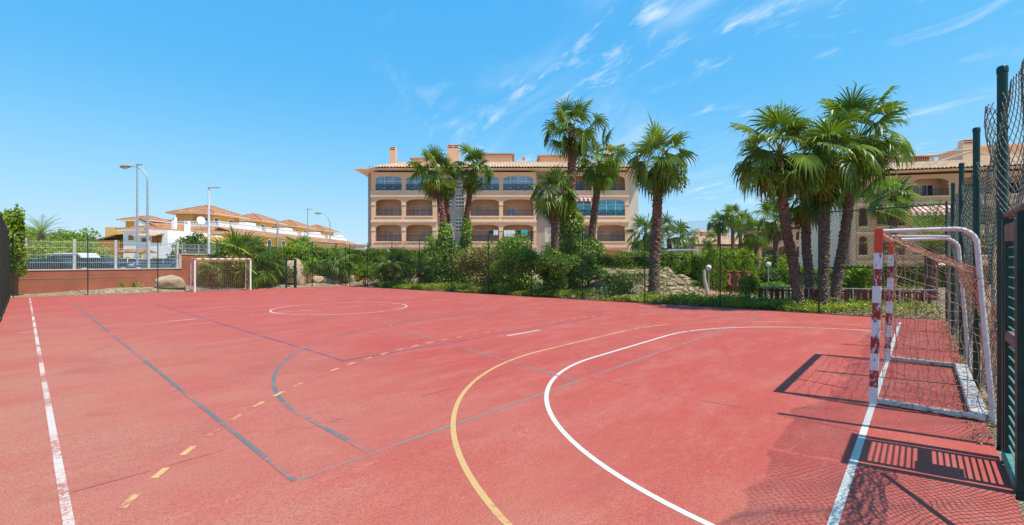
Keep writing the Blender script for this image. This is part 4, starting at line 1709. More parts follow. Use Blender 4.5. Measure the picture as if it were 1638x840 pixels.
# feather palms
def feather_palm(label, base, top, n, L, seed, r=.22, mat=None, el_lo=-20, name="date_palm"):
    rng = np.random.default_rng(seed)
    base, top = Vector(base), Vector(top)
    root = thing(name, label, "palm tree", base)
    trunk_mesh(rng, root, [Vector((0, 0, -.2)), (top - base) * .35, (top - base) * .7, top - base], r, r * .9, M['trunk'], True, 1.3)
    t = np.array(top - base)
    V, T, tint = [], [], []
    mb = MB()
    for i in range(n):
        az = i * 2.39996
        e = math.radians(82 + (el_lo - 82) * (i + .5) / n)
        p = t.copy()
        hd = np.array([math.cos(az), math.sin(az), 0])
        sd = np.array([-hd[1], hd[0], 0])
        pts, K = [], 26
        for k in range(K + 1):
            pts.append(p.copy())
            d = hd * math.cos(e) + np.array([0, 0, math.sin(e)])
            if k > 2:
                f = k / K
                ll = L * .2 * math.sin(math.pi * min(1, .15 + f * .85)) + .08
                nr = np.cross(d, sd)
                for s in (-1, 1):
                    dd = unit(sd * s * .8 + d * .65 + nr * .25 * rng.uniform(.4, 1.4))
                    tip = p + dd * ll - np.array([0, 0, ll * .25 * rng.uniform(.3, 1.3)])
                    o = len(V)
                    V += [p - d * .018, p + d * .018, tip]
                    T.append((o, o + 1, o + 2))
                    tint += [rng.uniform(.2, .9)] * 3
            p = p + d * L / K
            e -= 1.25 / K * (.35 + k / K)
        mb.tube(pts[::3], .014, 4, False)
    np_mesh("crown", np.array(V), None, mat or M['palm_y'], root, tint, tris=np.array(T))
    mb.build("leaf_stalks", M['petiole'], root, smooth=True)
    return root


feather_palm("feathery palm fronds rising behind the near goal", G(1489, 17.5), W(1489, 17.5, 398), 26, 2.6, 41, .2, M['palm_y'], 5)
feather_palm("feathery palm crown in the green mass beyond the wall railing", G(66, 46), W(66, 46, 374), 30, 2.6, 42, .3, M['bush'], -15)

# bushes, hedges
hedge("hedge", "long clipped conifer hedge above the low terracotta garden wall", (wall_x(428, WY + .75), WY + .75, tz(20, 36.8)), (39.5, WY + .75, tz(20, 36.8)), 1.1, 2.65, 22000, .24, M['hedge'], 51, tall=True)
hh0, hh1 = W(925, 27.2), W(1128, 26.2)
hedge("hedge", "clipped boxy hedge on top of the rubble slope behind the lone palm", (hh0.x, hh0.y, .75), (hh1.x, hh1.y, .75), 1.3, 1.28, 9000, .13, M['hedge'], 52)
hh0, hh1 = W(1345, 33), W(1540, 31)
hedge("hedge", "dark clipped hedge at the foot of the building behind the near goal", (hh0.x, hh0.y, -1.3), (hh1.x, hh1.y, -1.3), 1.2, 2.55, 7000, .14, M['bush_d'], 53)
hh0, hh1 = W(1205, 31), W(1345, 33)
hedge("hedge", "dark hedge behind the globe lamp and the palm cluster", (hh0.x, hh0.y, -1.2), (hh1.x, hh1.y, -1.2), 1.2, 2.1, 6000, .14, M['bush_d'], 54)

B = [
    ("shrub", "bright rounded shrub on the gravel at the fence corner", "shrub", 585, 34.6, 1.9, 1.75, 2600, .10, 'bush', 61, 0),
    ("shrub", "dark leafy shrub between the gate frame and the bare metal post", "shrub", 448, 33.3, 2.2, 1.9, 2400, .11, 'bush_d', 62, 0),
    ("shrub", "dark green shrub between the boulder and the fence corner", "shrub", 490, 34.4, 1.7, 2.1, 2400, .11, 'bush', 63, 0),
    ("shrub", "drooping yellow green shrub above the upright boulder", "shrub", 470, 38.2, 4.2, 3.3, 4200, .17, 'bush_y', 64, 0),
    ("bougainvillea", "olive brown bougainvillea with crimson blooms below the striped awning", "shrub", 772, 27.5, 3.4, 2.75, 7000, .115, 'bush_o', 65, 26),
    ("shrub", "tall bright green shrub mass below the drying turquoise towel", "shrub", 838, 25.0, 3.3, 2.5, 7000, .115, 'bush', 66, 0),
    ("shrub", "leafy climbing shrub before the balcony with the drying laundry", "shrub", 803, 30.5, 4.6, 3.6, 7000, .14, 'bush', 67, 0),
    ("shrub", "broad dark shrub at the foot of the ivy covered palms", "shrub", 893, 22.8, 2.6, 1.9, 5200, .10, 'bush_d', 68, 0),
    ("shrub", "shrub with round glossy leaves under the leaning palm's ivy", "shrub", 941, 23.2, 2.0, 1.9, 3400, .11, 'ivy', 69, 0),
    ("shrub", "dark wiry shrub among the rubble beside the lone palm", "shrub", 1000, 20.8, 2.1, 1.1, 3000, .07, 'bush_d', 70, 0),
    ("shrub", "small spiky shrub growing against the clipped hedge", "shrub", 1091, 24.8, 1.0, 1.15, 1200, .11, 'bush', 71, 0),
    ("shrub", "small round shrub in front of the red balustrade", "shrub", 1196, 18.6, .85, 1.15, 1800, .07, 'bush', 72, 0),
    ("shrub", "spiky green plant behind the red picket fence at the building's hedge", "shrub", 1362, 20.5, 1.5, 1.25, 1600, .16, 'bush_y', 73, 0),
    ("shrub", "bright shrub with crimson blooms on the hedge before the first balconies", "shrub", 692, 44, 2.3, 4.1, 2200, .17, 'bush', 74, 10),
    ("shrub", "round dark tree-like shrub beside the apartment's stair tower recess", "shrub", 884, 31, 1.9, 3.1, 2200, .13, 'bush', 75, 0),
    ("shrub", "pale green shrubbery under the far palms", "shrub", 1160, 46, 7.5, 3.9, 4200, .26, 'bush_y', 76, 0),
    ("shrub", "green shrubbery mass beyond the pergola", "shrub", 1112, 46, 6.0, 3.3, 3800, .24, 'bush', 77, 0),
    ("shrub", "yellow green shrub over the hedge beside the palm cluster", "shrub", 1250, 34, 3.4, 2.9, 2600, .18, 'bush_y', 78, 0),
    ("shrub", "low clipped shrub behind the fallen red fence rail", "shrub", 1232, 21.8, 1.7, .55, 1800, .07, 'bush', 79, 0),
    ("shrub", "long dark green shrub row below the far hotel arcades", "shrub", 1215, 40, 6.5, 2.4, 3200, .22, 'bush_d', 80, 0),
    ("shrub", "rounded green tree top over the yellow terraces beside the white apartment strip", "tree", 560, 62, 3.6, 3.2, 2200, .22, 'bush_d', 81, 0),
    ("shrub", "broad leafy tree before the white house gable", "tree", 309, 47, 4.4, 4.15, 4600, .20, 'bush_d', 82, 0),
    ("shrub", "bright yellow green tree crown under the feathery palm behind the railing", "tree", 42, 50, 7.0, 5.0, 5200, .24, 'bush_y', 83, 0),
    ("shrub", "bright leafy tree over the railing between the white posts", "tree", 110, 50, 6.0, 5.0, 5200, .24, 'bush', 84, 0),
    ("shrub", "yellow green shrubbery seen through the railing above the dark cars", "shrub", 92, 43, 9.5, 3.3, 6500, .20, 'bush_y', 85, 0),
    ("shrub", "dull reed like shrub behind the parked cars", "shrub", 160, 48, 3.2, 2.6, 2200, .2, 'bush_o', 86, 0),
]
for nm, lb, ct, px, d, w_, h_, n_, lf_, mt_, sd, fl in B:
    bush(nm, lb, ct, G(px, d), w_, h_, int(n_ * .85), lf_ * 1.35, M[mt_], None, sd, nl=10 + int(w_), flowers=fl)

# creeper spilling over the left fence
b0 = W(2, 21)
bush("creeper", "bright green creeper spilling over the fence along the near touchline", "creeper", (b0.x - .45, b0.y, -.1), 1.5, 4.5, 9500, .13, M['bush'], None, 90, nl=18, dep=9.0)
bush("creeper", "bright bushy creeper climbing high in the corner between fence and terracotta wall", "creeper", (-.55, 34.5, .25), 1.35, 4.3, 5200, .19, M['bush_y'], None, 91, nl=16, dep=1.8)

# ivy on trunks
ivy_on("ivy covering the lower trunk of the tallest palm like a column", G(912, 24.9), W(914, 25, 322), .52, 4200, 95, flare=.9)
ivy_on("ivy round the slightly leaning trunk, widest at hedge height", G(941, 27.9), W(945, 28, 378), .58, 2600, 96, flare=.7)
ivy_on("ivy round the short dark palm's trunk", G(887, 23.9), W(887, 24, 392), .42, 1700, 97, flare=.8)
ivy_on("ivy mantling the joined trunks of the pair of palms", G(716, 31.2), W(712, 31, 358), .85, 4600, 98, flare=.5)
ivy_on("ivy on the leaning palm before the stair tower", G(741, 32.9), W(747, 33, 350), .55, 2800, 99, flare=.5)

# conifers by the path
for px, d, w_, h_, mt_, sd, lb in ((1140, 22.5, 1.35, 2.05, 'hedge', 1, "largest dark green conical conifer beside the first globe lamp"),
                                   (1166, 25, 1.0, 1.55, 'bush_y', 2, "small yellow conifer next to the largest green conifer"),
                                   (1180, 25.5, 1.0, 1.6, 'bush_y', 3, "second small yellow conifer, between two others"),
                                   (1196, 23, 1.1, 1.75, 'bush_y', 4, "tallest bright yellow pointed conifer")):
    rng = np.random.default_rng(700 + sd)
    b = G(px, d)
    root = thing("conifer", lb, "conifer", b, group="conifers along the garden path")
    n = 3200
    t = rng.uniform(0, 1, n)
    a = rng.uniform(0, 6.283, n)
    rr = w_ / 2 * np.minimum(1, (1 - t) ** .55 * 1.15) * np.minimum(1, .7 + t * 2) * rng.uniform(.72, 1.06, n)
    P = np.stack([np.cos(a) * rr, np.sin(a) * rr, .05 + t * h_], -1)
    leaf_mesh("crown", P, .11, M[mt_], root, rng, out=np.stack([np.cos(a), np.sin(a), .3 + 0 * a], -1), axis_up=1.4, asp=.4)
    mb = MB()
    mb.tube([(0, 0, -.1), (0, 0, h_ * .8)], [.06, .015], 6)
    mb.build("trunk", M['bark'], root)

# ground cover along the far side of the court
rng = np.random.default_rng(5)
n = 36000
Y = rng.uniform(-.4, 30, n)
wd = .55 + .35 * np.sin(Y * 1.3) * np.sin(Y * .47) + .25 * np.sin(Y * 3.7)
X = 17.52 + np.abs(rng.normal(0, .42, n)) * (1 + .6 * wd)
hh = (.14 + .22 * np.clip(np.sin(X * 3.1 + Y * 2.2) * np.sin(Y * 1.1 + X) + .6, 0, 1.4)) * rng.uniform(.1, 1, n)
dens = rng.uniform(0, 1, n) < np.clip(.55 + .6 * np.sin(Y * .9 + X * 2) * np.sin(Y * .31 + 1), .16, 1)
P = np.stack([X, Y, terrain(X, Y) + hh], -1)[dens]
o = leaf_mesh("ground_cover", P, .10, M['cover'], None, rng, up=.8)
tag(o, kind="stuff")
# sparse weeds and grass over the mound and the beds
n = 30000
X = rng.uniform(18.2, 34, n)
Y = rng.uniform(0, 33, n)
k = np.sin(X * .9 + 1) * np.sin(Y * .8) + .5 * np.sin(X * 2.3 + Y * 1.7)
keep = rng.uniform(-1.5, 1.1, n) < k
P = np.stack([X, Y, terrain(X, Y) + rng.uniform(.02, .16, n)], -1)[keep]
o = leaf_mesh("weeds", P, .14, M['hedge'], None, rng, up=.2, axis_up=1.0, asp=.3)
tag(o, kind="stuff")
# dry leaves and twigs under the right fence and in the goal
n = 900
X = rng.uniform(5.9, 17, n)
Y = RFY + .02 + rng.normal(0, .085, n) + np.where(X < 10.2, .06, 0)
P = np.stack([X, Y, zc(X, Y) + rng.uniform(.006, .03, n)], -1)
o = leaf_mesh("dry_leaves", P, .042, M['litter'], None, rng, up=1.2)
tag(o, kind="stuff")
# tufts at the wall foot
for px, sd, lb in ((196, 1, "small weed tuft at the wall foot, farther from the boulder"), (213, 2, "wider weed tuft at the wall foot near the boulder"), (222, 3, "smallest weed tuft at the wall foot beside the boulder")):
    rng2 = np.random.default_rng(40 + sd)
    pp = Vector((wall_x(px, 35.7), 35.7, tz(wall_x(px, 35.7), 35.7)))
    P = np.stack([rng2.normal(0, .13, 46), rng2.normal(0, .08, 46), rng2.uniform(.02, .36, 46)], -1)
    o = leaf_mesh("weed_tuft", P, .16, M['cover'], None, rng2, axis_up=2.0, asp=.2)
    o.location = pp
    tag(o, lb, "weed", "weed tufts at the wall foot")


# rocks
def rock(name, label, cat, loc, sx, sy, sz, seed, mat, group=None, rot=0, sub=3, amp=.22):
    rng = random.Random(seed)
    bm = bmesh.new()
    bmesh.ops.create_icosphere(bm, subdivisions=sub, radius=1)
    off = Vector((rng.uniform(-50, 50), rng.uniform(-50, 50), rng.uniform(-50, 50)))
    for v in bm.verts:
        c = v.co.copy()
        k = 1 + amp * noise.noise(c * 1.1 + off) * 1.6 + amp * .5 * noise.noise(c * 2.7 + off) + amp * .22 * noise.noise(c * 6 + off)
        c = c * k
        v.co = Vector((c.x * sx, c.y * sy, max(c.z, -.55) * sz))
    me = bpy.data.meshes.new(name)
    bm.to_mesh(me)
    bm.free()
    me.materials.append(mat)
    me.polygons.foreach_set("use_smooth", [True] * len(me.polygons))
    me.set_sharp_from_angle(angle=math.radians(32))
    o = bpy.data.objects.new(name, me)
    COL.objects.link(o)
    o.location = loc
    o.rotation_euler = (0, 0, rot)
    return tag(o, label, cat, group)


p = W(271, 28.0)
rock("boulder", "long tan boulder on the gravel before the terracotta wall", "boulder", (p.x, p.y, tz(p.x, p.y) + .28), 0.86, .5, .47, 3, M['rock'], None, -.75, 4, .2)
p = W(470, 33.7)
rock("boulder", "tall upright tan boulder behind the open gate frame", "boulder", (p.x, p.y, tz(p.x, p.y) + .75), .72, .5, 1.15, 8, M['rock'], None, -.6, 4, .2)
p = W(481, 33.9)
rock("boulder", "smaller tan boulder leaning against the tall upright one", "boulder", (p.x, p.y, tz(p.x, p.y) + .5), .42, .4, .9, 9, M['rock'], None, -.6, 4, .2)
for px, d, s, sd, lb in ((508, 35.4, .52, 11, "rounded boulder by the low wall next to the upright boulder"), (524, 36.0, .50, 12, "rounded boulder second along the low wall"),
                         (537, 36.2, .36, 13, "pale boulder under the silvery fan palm"), (553, 37.0, .42, 14, "boulder directly behind the corner post"),
                         (566, 37.4, .45, 15, "flat boulder between the corner post and the rounded shrub"), (597, 37.6, .42, 16, "boulder between the rounded shrub and the dark fan palm"),
                         (614, 36.6, .42, 17, "boulder at the dark fan palm's stem"), (703, 32, .40, 18, "reddish boulder at the foot of the ivy covered trunks")):
    p = W(px, d)
    rock("boulder", lb, "boulder", (p.x, p.y, tz(p.x, p.y) + s * .3), s * 1.1, s * .8, s * .75, sd, M['rock'], "garden boulders", sd, 3)
rng = random.Random(77)
placed = []
tries = 0
while len(placed) < 190 and tries < 6000:
    tries += 1
    px = rng.uniform(945, 1132)
    d = rng.uniform(19.6, 25.6)
    p = W(px, d)
    if p.x < 18.0:
        continue
    dens = 1.0 if px > 1060 else (.75 if px > 1035 or px < 990 else .3)
    if rng.random() > dens:
        continue
    s = rng.uniform(.06, .20) * (1.1 if px > 1060 else .85)
    if any((p.x - q[0]) ** 2 + (p.y - q[1]) ** 2 < (.85 * (s + q[2])) ** 2 for q in placed):
        continue
    placed.append((p.x, p.y, s))
    rock("rubble_stone", "pale rubble stone lying on the planted slope behind the fence", "stone", (p.x, p.y, tz(p.x, p.y) + s * .22), s * rng.uniform(.9, 1.5), s * rng.uniform(.7, 1), s * rng.uniform(.55, .85), len(placed) + 500, M['rock_p'] if rng.random() < .7 else M['rock'], "stones of the rubble slope", rng.uniform(0, 6), 2, .28)
for px, sd in ((915, 1), (1012, 2), (1060, 3), (1084, 4), (1118, 5)):
    p = fence_at(px, X=17.85)
    rock("kerb_stone", "stone half hidden in the ground cover at the fence foot", "stone", (p.x, p.y, tz(p.x, p.y) + .03), .3, .2, .16, sd + 900, M['rock_p'], "stones at the fence foot", sd, 2, .25)

# ------------------------------------------------------------------ apartment buildings
def arch_pts(xa, xb, zs, rise, n=14):
    """flattened arch from (xa,zs) over to (xb,zs)"""
    c, h = (xa + xb) / 2, (xb - xa) / 2
    out = []
    for i in range(n + 1):
        a = math.pi - math.pi * i / n
        ex = 0.62
        x = c + h * math.copysign(abs(math.cos(a)) ** ex, math.cos(a))
        z = zs + rise * abs(math.sin(a)) ** ex
        out.append((x, z))
    return out


def arch_head(mb, xa, xb, zs, rise, z1, y0, y1):
    A = arch_pts(xa, xb, zs, rise)
    for (x0, za), (x1, zb) in zip(A, A[1:]):
        if abs(x1 - x0) < 1e-5:
            continue
        mb.add([(x0, y0, za), (x1, y0, zb), (x1, y0, z1), (x0, y0, z1), (x0, y1, za), (x1, y1, zb), (x1, y1, z1), (x0, y1, z1)],
               [(0, 1, 2, 3), (4, 7, 6, 5), (0, 4, 5, 1)])


def tiled_slope(parent, xa, xb, y_e, z_e, y_r, z_r, ins0, ins1, mat, per=.36, amp=.13):
    """corrugated roof slope: eave from xa to xb, ridge pulled in by ins0 and ins1"""
    n = int((xb - xa) / per * 5)
    rows = 6
    V, Q = [], []
    for j in range(rows + 1):
        t = j / rows
        for i in range(n + 1):
            x = xa + (xb - xa) * i / n
            lo, hi = xa + ins0 * t, xb - ins1 * t
            x2 = min(max(x, lo), hi)
            h = amp * abs(math.sin(math.pi * (x2 - xa) / per)) if lo < x < hi else 0
            V.append((x2, y_e + (y_r - y_e) * t, z_e + (z_r - z_e) * t + h + (.03 if j == 0 else 0)))
    for j in range(rows):
        for i in range(n):
            a = j * (n + 1) + i
            Q.append((a, a + 1, a + n + 2, a + n + 1))
    return np_mesh("tiled_slope", np.array(V), np.array(Q), mat, parent)


def railing_part(root, x0, x1, z0, h, y, mat, cross=False):
    mb = MB()
    mb.box(x0, x1, y - .02, y + .02, z0 + h - .05, z0 + h)
    mb.box(x0, x1, y - .015, y + .015, z0 + .04, z0 + .08)
    n = max(3, int((x1 - x0) / .13))
    for k in range(n + 1):
        x = x0 + .02 + (x1 - x0 - .04) * k / n
        mb.box(x - .011, x + .011, y - .011, y + .011, z0 + .081, z0 + h - .051)
    if cross:
        m = max(2, int((x1 - x0) / .8))
        for k in range(m):
            a, b = x0 + (x1 - x0) * k / m, x0 + (x1 - x0) * (k + 1) / m
            mb.bar((a, y + .03, z0 + .1), (b, y + .03, z0 + h - .1), .03, .03)
            mb.bar((b, y + .03, z0 + .1), (a, y + .03, z0 + h - .1), .03, .03)
    mb.build("railing", mat, root)


def glazing(root, xa, xb, zb, zs, rise, y, glass, nm=2, door=False):
    """arched glazed opening: pane with a frame of mullions as its sub-part"""
    mb = MB()
    A = arch_pts(xa, xb, zs, rise)
    poly = [(xa, zb), (xb, zb)] + [(x, z) for x, z in reversed(A)]
    mb.prism(poly, y, y + .03)
    o = mb.build("window", glass, root)
    mb = MB()
    w = .05
    for k in range(nm + 2):
        x = xa + (xb - xa) * k / (nm + 1)
        x = min(max(x, xa + w / 2), xb - w / 2)
        zt = np.interp(x, [p[0] for p in A], [p[1] for p in A]) - .01
        mb.box(x - w / 2, x + w / 2, y - .04, y - .003, zb + .05, zt)
    mb.box(xa, xb, y - .045, y - .003, zs - .06, zs)
    mb.box(xa, xb, y - .045, y - .003, zb, zb + .05)
    for (x0, z0), (x1, z1) in zip(A, A[1:]):
        mb.bar((x0, y - .025, z0 - .02), (x1, y - .025, z1 - .02), .04, .05)
    mb.build("frame", M['frame'], o)


def balcony_door(root, xa, xb, zb, zt, y, kind=0):
    mb = MB()
    mb.box(xa, xb, y - .02, y - .004, zb, zt)
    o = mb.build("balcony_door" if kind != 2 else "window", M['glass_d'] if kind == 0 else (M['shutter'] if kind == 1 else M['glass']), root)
    mb = MB()
    for x in (xa, (xa + xb) / 2, xb):
        mb.box(x - .035, x + .035, y - .05, y - .021, zb, zt)
    mb.box(xa + .035, xb - .035, y - .05, y - .021, zt - .06, zt)
    mb.box(xa + .035, xb - .035, y - .05, y - .021, zb, zb + .05)
    mb.build("frame", M['frame'], o)


def chimney(root, x, y, z0, z1, wx, wy, mat, caps=1):
    mb = MB()
    mb.box(x - wx / 2, x + wx / 2, y - wy / 2, y + wy / 2, z0, z1)
    for k in range(caps):
        cx = x + (k - (caps - 1) / 2) * wx / caps
        ww = wx / caps * .40
        for zz0 in (0, .22):
            mb.box(cx - ww - .03, cx + ww + .03, y - wy / 2 - .04, y + wy / 2 + .04, z1 + zz0 + .12, z1 + zz0 + .2)
        for sx in (-1, 1):
            mb.box(cx + sx * ww - .05, cx + sx * ww + .05, y - wy / 2 + .02, y + wy / 2 - .02, z1 + .002, z1 + .32)
    return mb.build("chimney", mat, root)


def apartment(root, sections, slabs, eave, rise, zbot, wall, trim, depth, x0, x1, spec, sill=.58, head=.42, inner=None):
    """sections: (xa, xb, [(oa, ob), ...]) stretches of arched balconies; slabs: floor heights from the bottom"""
    LOG = 1.9
    body = MB()
    body.box(x0, x1, LOG, depth, zbot, eave - .02)
    body.build("body", M['mauve'], root)
    tops = slabs[1:] + [eave - .25]
    for si, (xa, xb, ops) in enumerate(sections):
        f = MB()
        tr = MB()
        inn = MB()
        inn.box(xa + .02, xb - .02, LOG - .03, LOG - .004, slabs[0] + .05, eave - .3)
        for fi, (z0, z1) in enumerate(zip(slabs, tops)):
            zb, zt = z0 + sill, z1 - head
            edges = [xa] + [v for o in ops for v in o] + [xb]
            for k in range(0, len(edges), 2):
                f.box(edges[k], edges[k + 1], 0, .32, z0, z1)
            for oa, ob in ops:
                if sill > 0:
                    f.box(oa, ob, 0, .32, z0, zb)
                arch_head(f, oa, ob, zt - rise, rise, z1, 0, .32)
                tr.box(oa - .10, ob + .10, -.07, .0 - .003, zb - .10, zb - .002)
                tr.box(oa + .004, ob - .004, -.06, .34, zb + .002, zb + .05)
            # the string course and the little capitals at the springing line
            tr.box(xa - .08, xb + .08, -.16, -.004, z0 - .12, z0 + .03)
            tr.box(xa - .05, xb + .05, -.09, -.004, z0 - .26, z0 - .124)
            for k in range(0, len(edges), 2):
                tr.box(edges[k] - .05, edges[k + 1] + .05, -.06, -.004, zt - rise - .10, zt - rise + .02)
            inn.box(xa + .02, xb - .02, .33, LOG - .04, z0 - .12, z0 + .02)
            inn.box(xa + .02, xb - .02, .33, LOG - .04, z1 - .30, z1 - .16)
        for x in (xa, xb - .2):
            inn.box(x + .01, x + .19, .33, LOG - .03, slabs[0], eave - .26)
        for (a, b), (c, e) in zip(ops, ops[1:]):
            inn.box((b + c) / 2 - .08, (b + c) / 2 + .08, .33, LOG - .035, slabs[0], eave - .27)
        f.build("facade", wall, root)
        tr.build("cornice", trim, root)
        inn.build("balcony_rooms", inner or M['peach_in'], root)
        for fi, (z0, z1) in enumerate(zip(slabs, tops)):
            zb, zt = z0 + sill, z1 - head
            for oi, (oa, ob) in enumerate(ops):
                s = spec(si, fi, oi)
                if s is None:
                    continue
                if s.get('glaze'):
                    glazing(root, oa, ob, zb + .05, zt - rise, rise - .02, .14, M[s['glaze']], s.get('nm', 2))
                for (da, db, dz0, dz1, kd) in s.get('doors', ()):
                    balcony_door(root, oa + da * (ob - oa), oa + db * (ob - oa), z0 + dz0, z0 + dz1, LOG - .031, kd)
                if s.get('rail'):
                    railing_part(root, oa + .01, ob - .01, zb + .05, .72, .06, M[s['rail']], s.get('cross', False))


# --- the main four-storey building, square to the camera ---------------------
AD = 53.6
AS = AD / F_PX


def ax_(px):
    return (px - 594) * AS


a0 = W(594, AD)
apt = thing("apartment_building", "long peach apartment building with arched balconies and a pale tiled roof behind the palms", "building", (a0.x, a0.y, 0), -YAW)
secs = [(0, ax_(698.5), [(ax_(600.5), ax_(642.5)), (ax_(649), ax_(692))]),
        (ax_(742.5), ax_(858), [(ax_(752), ax_(798.5)), (ax_(804.5), ax_(853.5))]),
        (ax_(903), ax_(1005.5), [(ax_(909), ax_(946)), (ax_(955), ax_(1000))])]


def apt_spec(si, fi, oi):
    if fi == 3 and si < 2:
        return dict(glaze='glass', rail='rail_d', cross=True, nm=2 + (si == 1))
    if si == 2 and fi == 2:
        return dict(glaze='glass_t', rail='rail_d', cross=True)
    if si == 2 and fi == 3:
        return dict(doors=[(.25, .8, .1, 2.1, 0)], rail='rail_d')
    d = {(0, 1, 0): [(.12, .52, .1, 2.1, 1), (.74, .9, 1.3, 2.05, 2)], (0, 1, 1): [(.38, .98, .1, 2.1, 1)],
         (0, 2, 0): [(.15, .55, .1, 2.0, 1), (.74, .9, 1.25, 2.0, 2)], (0, 2, 1): [(.1, .4, .1, 2.0, 1), (.42, .9, .1, 2.0, 1)],
         (1, 2, 0): [(.15, .7, .1, 2.1, 1)], (1, 2, 1): [(.12, .42, .75, 1.7, 2)],
         (1, 1, 0): [(.2, .7, .1, 2.05, 1)], (1, 1, 1): [(.1, .4, .1, 2.05, 1), (.66, .98, .1, 2.05, 1)],
         (2, 1, 1): [(.18, .36, 1.45, 2.05, 2), (.56, .95, .1, 2.05, 1)], (2, 1, 0): [(.4, .9, .1, 2.05, 0)],
         (2, 0, 1): [(.18, .34, 1.3, 1.85, 2), (.56, .98, .9, 1.95, 0)], (2, 0, 0): [(.3, .9, .1, 2.0, 0)],
         (0, 0, 0): [(.2, .8, .1, 2.0, 0)], (0, 0, 1): [(.2, .8, .1, 2.0, 0)], (1, 0, 0): [(.1, .9, .1, 2.0, 0)], (1, 0, 1): [(.2, .8, .1, 2.0, 0)]}.get((si, fi, oi), [])
    return dict(doors=d, rail='rail_m' if fi > 0 else None)


bx0, bx1 = ax_(580.5), ax_(1025)
apartment(apt, secs, [.2, 3.25, 6.3, 9.35], 12.42, .62, -1.5, M['peach'], M['peach_trim'], 15, bx0, bx1, apt_spec)
mb = MB()                                                          # pale gable strip at the right end
mb.box(ax_(1005.8), bx1 + .01, 1.2, 1.898, -1.5, 12.4)
mb.box(bx1 + .012, bx1 + .05, 1.2, 15, -1.5, 12.4)
mb.build("gable_strip", M['cream'], apt)
mb = MB()                                                          # stair tower and the recess with pierced blocks
mb.box(ax_(699), ax_(742), .75, 1.896, -1.5, 12.38)
mb.build("stair_tower", M['mauve'], apt)
mb = MB()
mb.box(ax_(858.5), ax_(902.5), 1.0, 1.895, -1.5, 12.37)
mb.build("stair_tower", M['mauve'], apt)
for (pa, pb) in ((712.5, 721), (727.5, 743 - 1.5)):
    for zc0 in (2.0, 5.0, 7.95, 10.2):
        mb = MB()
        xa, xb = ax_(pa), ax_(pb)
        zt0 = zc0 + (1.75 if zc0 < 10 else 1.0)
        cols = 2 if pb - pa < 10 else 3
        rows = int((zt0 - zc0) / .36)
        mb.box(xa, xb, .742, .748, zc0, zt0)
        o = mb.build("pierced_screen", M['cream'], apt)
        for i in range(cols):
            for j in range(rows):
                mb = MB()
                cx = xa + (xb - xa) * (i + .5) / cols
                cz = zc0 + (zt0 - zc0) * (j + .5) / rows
                mb.box(cx - .13, cx + .13, .725, .7405, cz - .11, cz + .11)  # dark raised block stands for the shade inside a hole
                mb.build("hole_shade_block", M['grille_hole_grey'], o)
for px0, px1, pz0, pz1 in ((872, 884, 6.9, 8.7), (872, 884, 3.8, 5.6), (872, 884, 9.9, 11.4)):
    mb = MB()
    mb.box(ax_(px0), ax_(px1), .97, .995, pz0, pz1)
    mb.build("pierced_screen", M['cream'], apt)
# roof
rx0, rx1 = bx0 - .95, bx1 + .75
mb = MB()
mb.box(rx0 + .1, rx1 - .1, -.75, 15.7, 12.40, 12.52)
mb.build("eaves", M['peach_trim'], apt)
tiled_slope(apt, rx0 + 1.9, rx1, -.95, 12.53, 3.2, 14.0, 2.6, 3.6, M['tile'])
tiled_slope(apt, rx0, rx0 + 3.6, .9, 12.50, 4.3, 13.7, 3.2, .2, M['tile'])
mb = MB()
mb.add([(rx0, .9, 12.53), (rx0, 15.8, 12.53), (rx0 + 4.5, 11, 14.0), (rx0 + 4.5, 3.2, 14.0)], [(0, 1, 2, 3)])
mb.add([(rx1, -.95, 12.53), (rx1, 15.8, 12.53), (rx1 - 3.6, 11, 14.0), (rx1 - 3.6, 3.2, 14.0)], [(0, 3, 2, 1)])
mb.add([(rx0, 15.8, 12.53), (rx1, 15.8, 12.53), (rx1 - 3.6, 11, 14.0), (rx0 + 4.5, 11, 14.0)], [(0, 1, 2, 3)])
mb.build("roof_sides", M['tile'], apt)
mb = MB()
mb.box(rx0 + 4.5, rx1 - 3.6, 3.25, 11, 13.5, 14.12)
mb.build("parapet", M['peach_trim'], apt)
for (pa, pb, zt_, tl) in ((662, 722, 14.9, True), (672, 716, 15.3, False), (770, 819, 15.45, True), (776, 806, 15.0, False), (806, 819.5, 15.6, False), (864, 912, 15.25, True)):
    sc = (AD + 5) / AD
    xa, xb = ax_(594) + (pa - 819) * AS * sc - (594 - 819) * AS, ax_(594) + (pb - 819) * AS * sc - (594 - 819) * AS
    mb = MB()
    yo = 4.2 if tl else 5.2
    if pa == 806:
        yo = 4.6
    mb.box(xa, xb, yo, 9, 14.1, zt_ - .22)
    o = mb.build("penthouse", M['peach'], apt)
    if tl:
        mb = MB()
        mb.prism([(yo - .45, zt_ - .215), (9.2, zt_ - .215), (9.2, zt_ + .05), (6.2, zt_ + .35), (yo - .45, zt_ - .12)], xa - .3, xb + .3, axis='x')
        mb.build("roof", M['tile'], o)
sc = (AD + 4) / AD
rx = lambda px: ((px - 819) * sc - (594 - 819)) * AS
chimney(apt, rx(629), 4.0, 13.4, 15.75, .78, .6, M['peach'])
chimney(apt, rx(727), 3.0, 12.9, 15.75, 1.5, .7, M['peach'], 2)
chimney(apt, rx(838), 6, 14, 14.9, .5, .5, M['peach'])
chimney(apt, rx(975), 4.5, 13.2, 16.2, .8, .6, M['peach'])
mb = MB()
for apx, az_, ar in ((824, 15.8, .035), (749, 17.2, .04), (757, 16.6, .05)):
    mb = MB()
    mb.tube([(rx(apx), 5.5, 14), (rx(apx), 5.5, az_)], ar, 5)
    mb.build("aerial", M['lamp_grey'], apt)
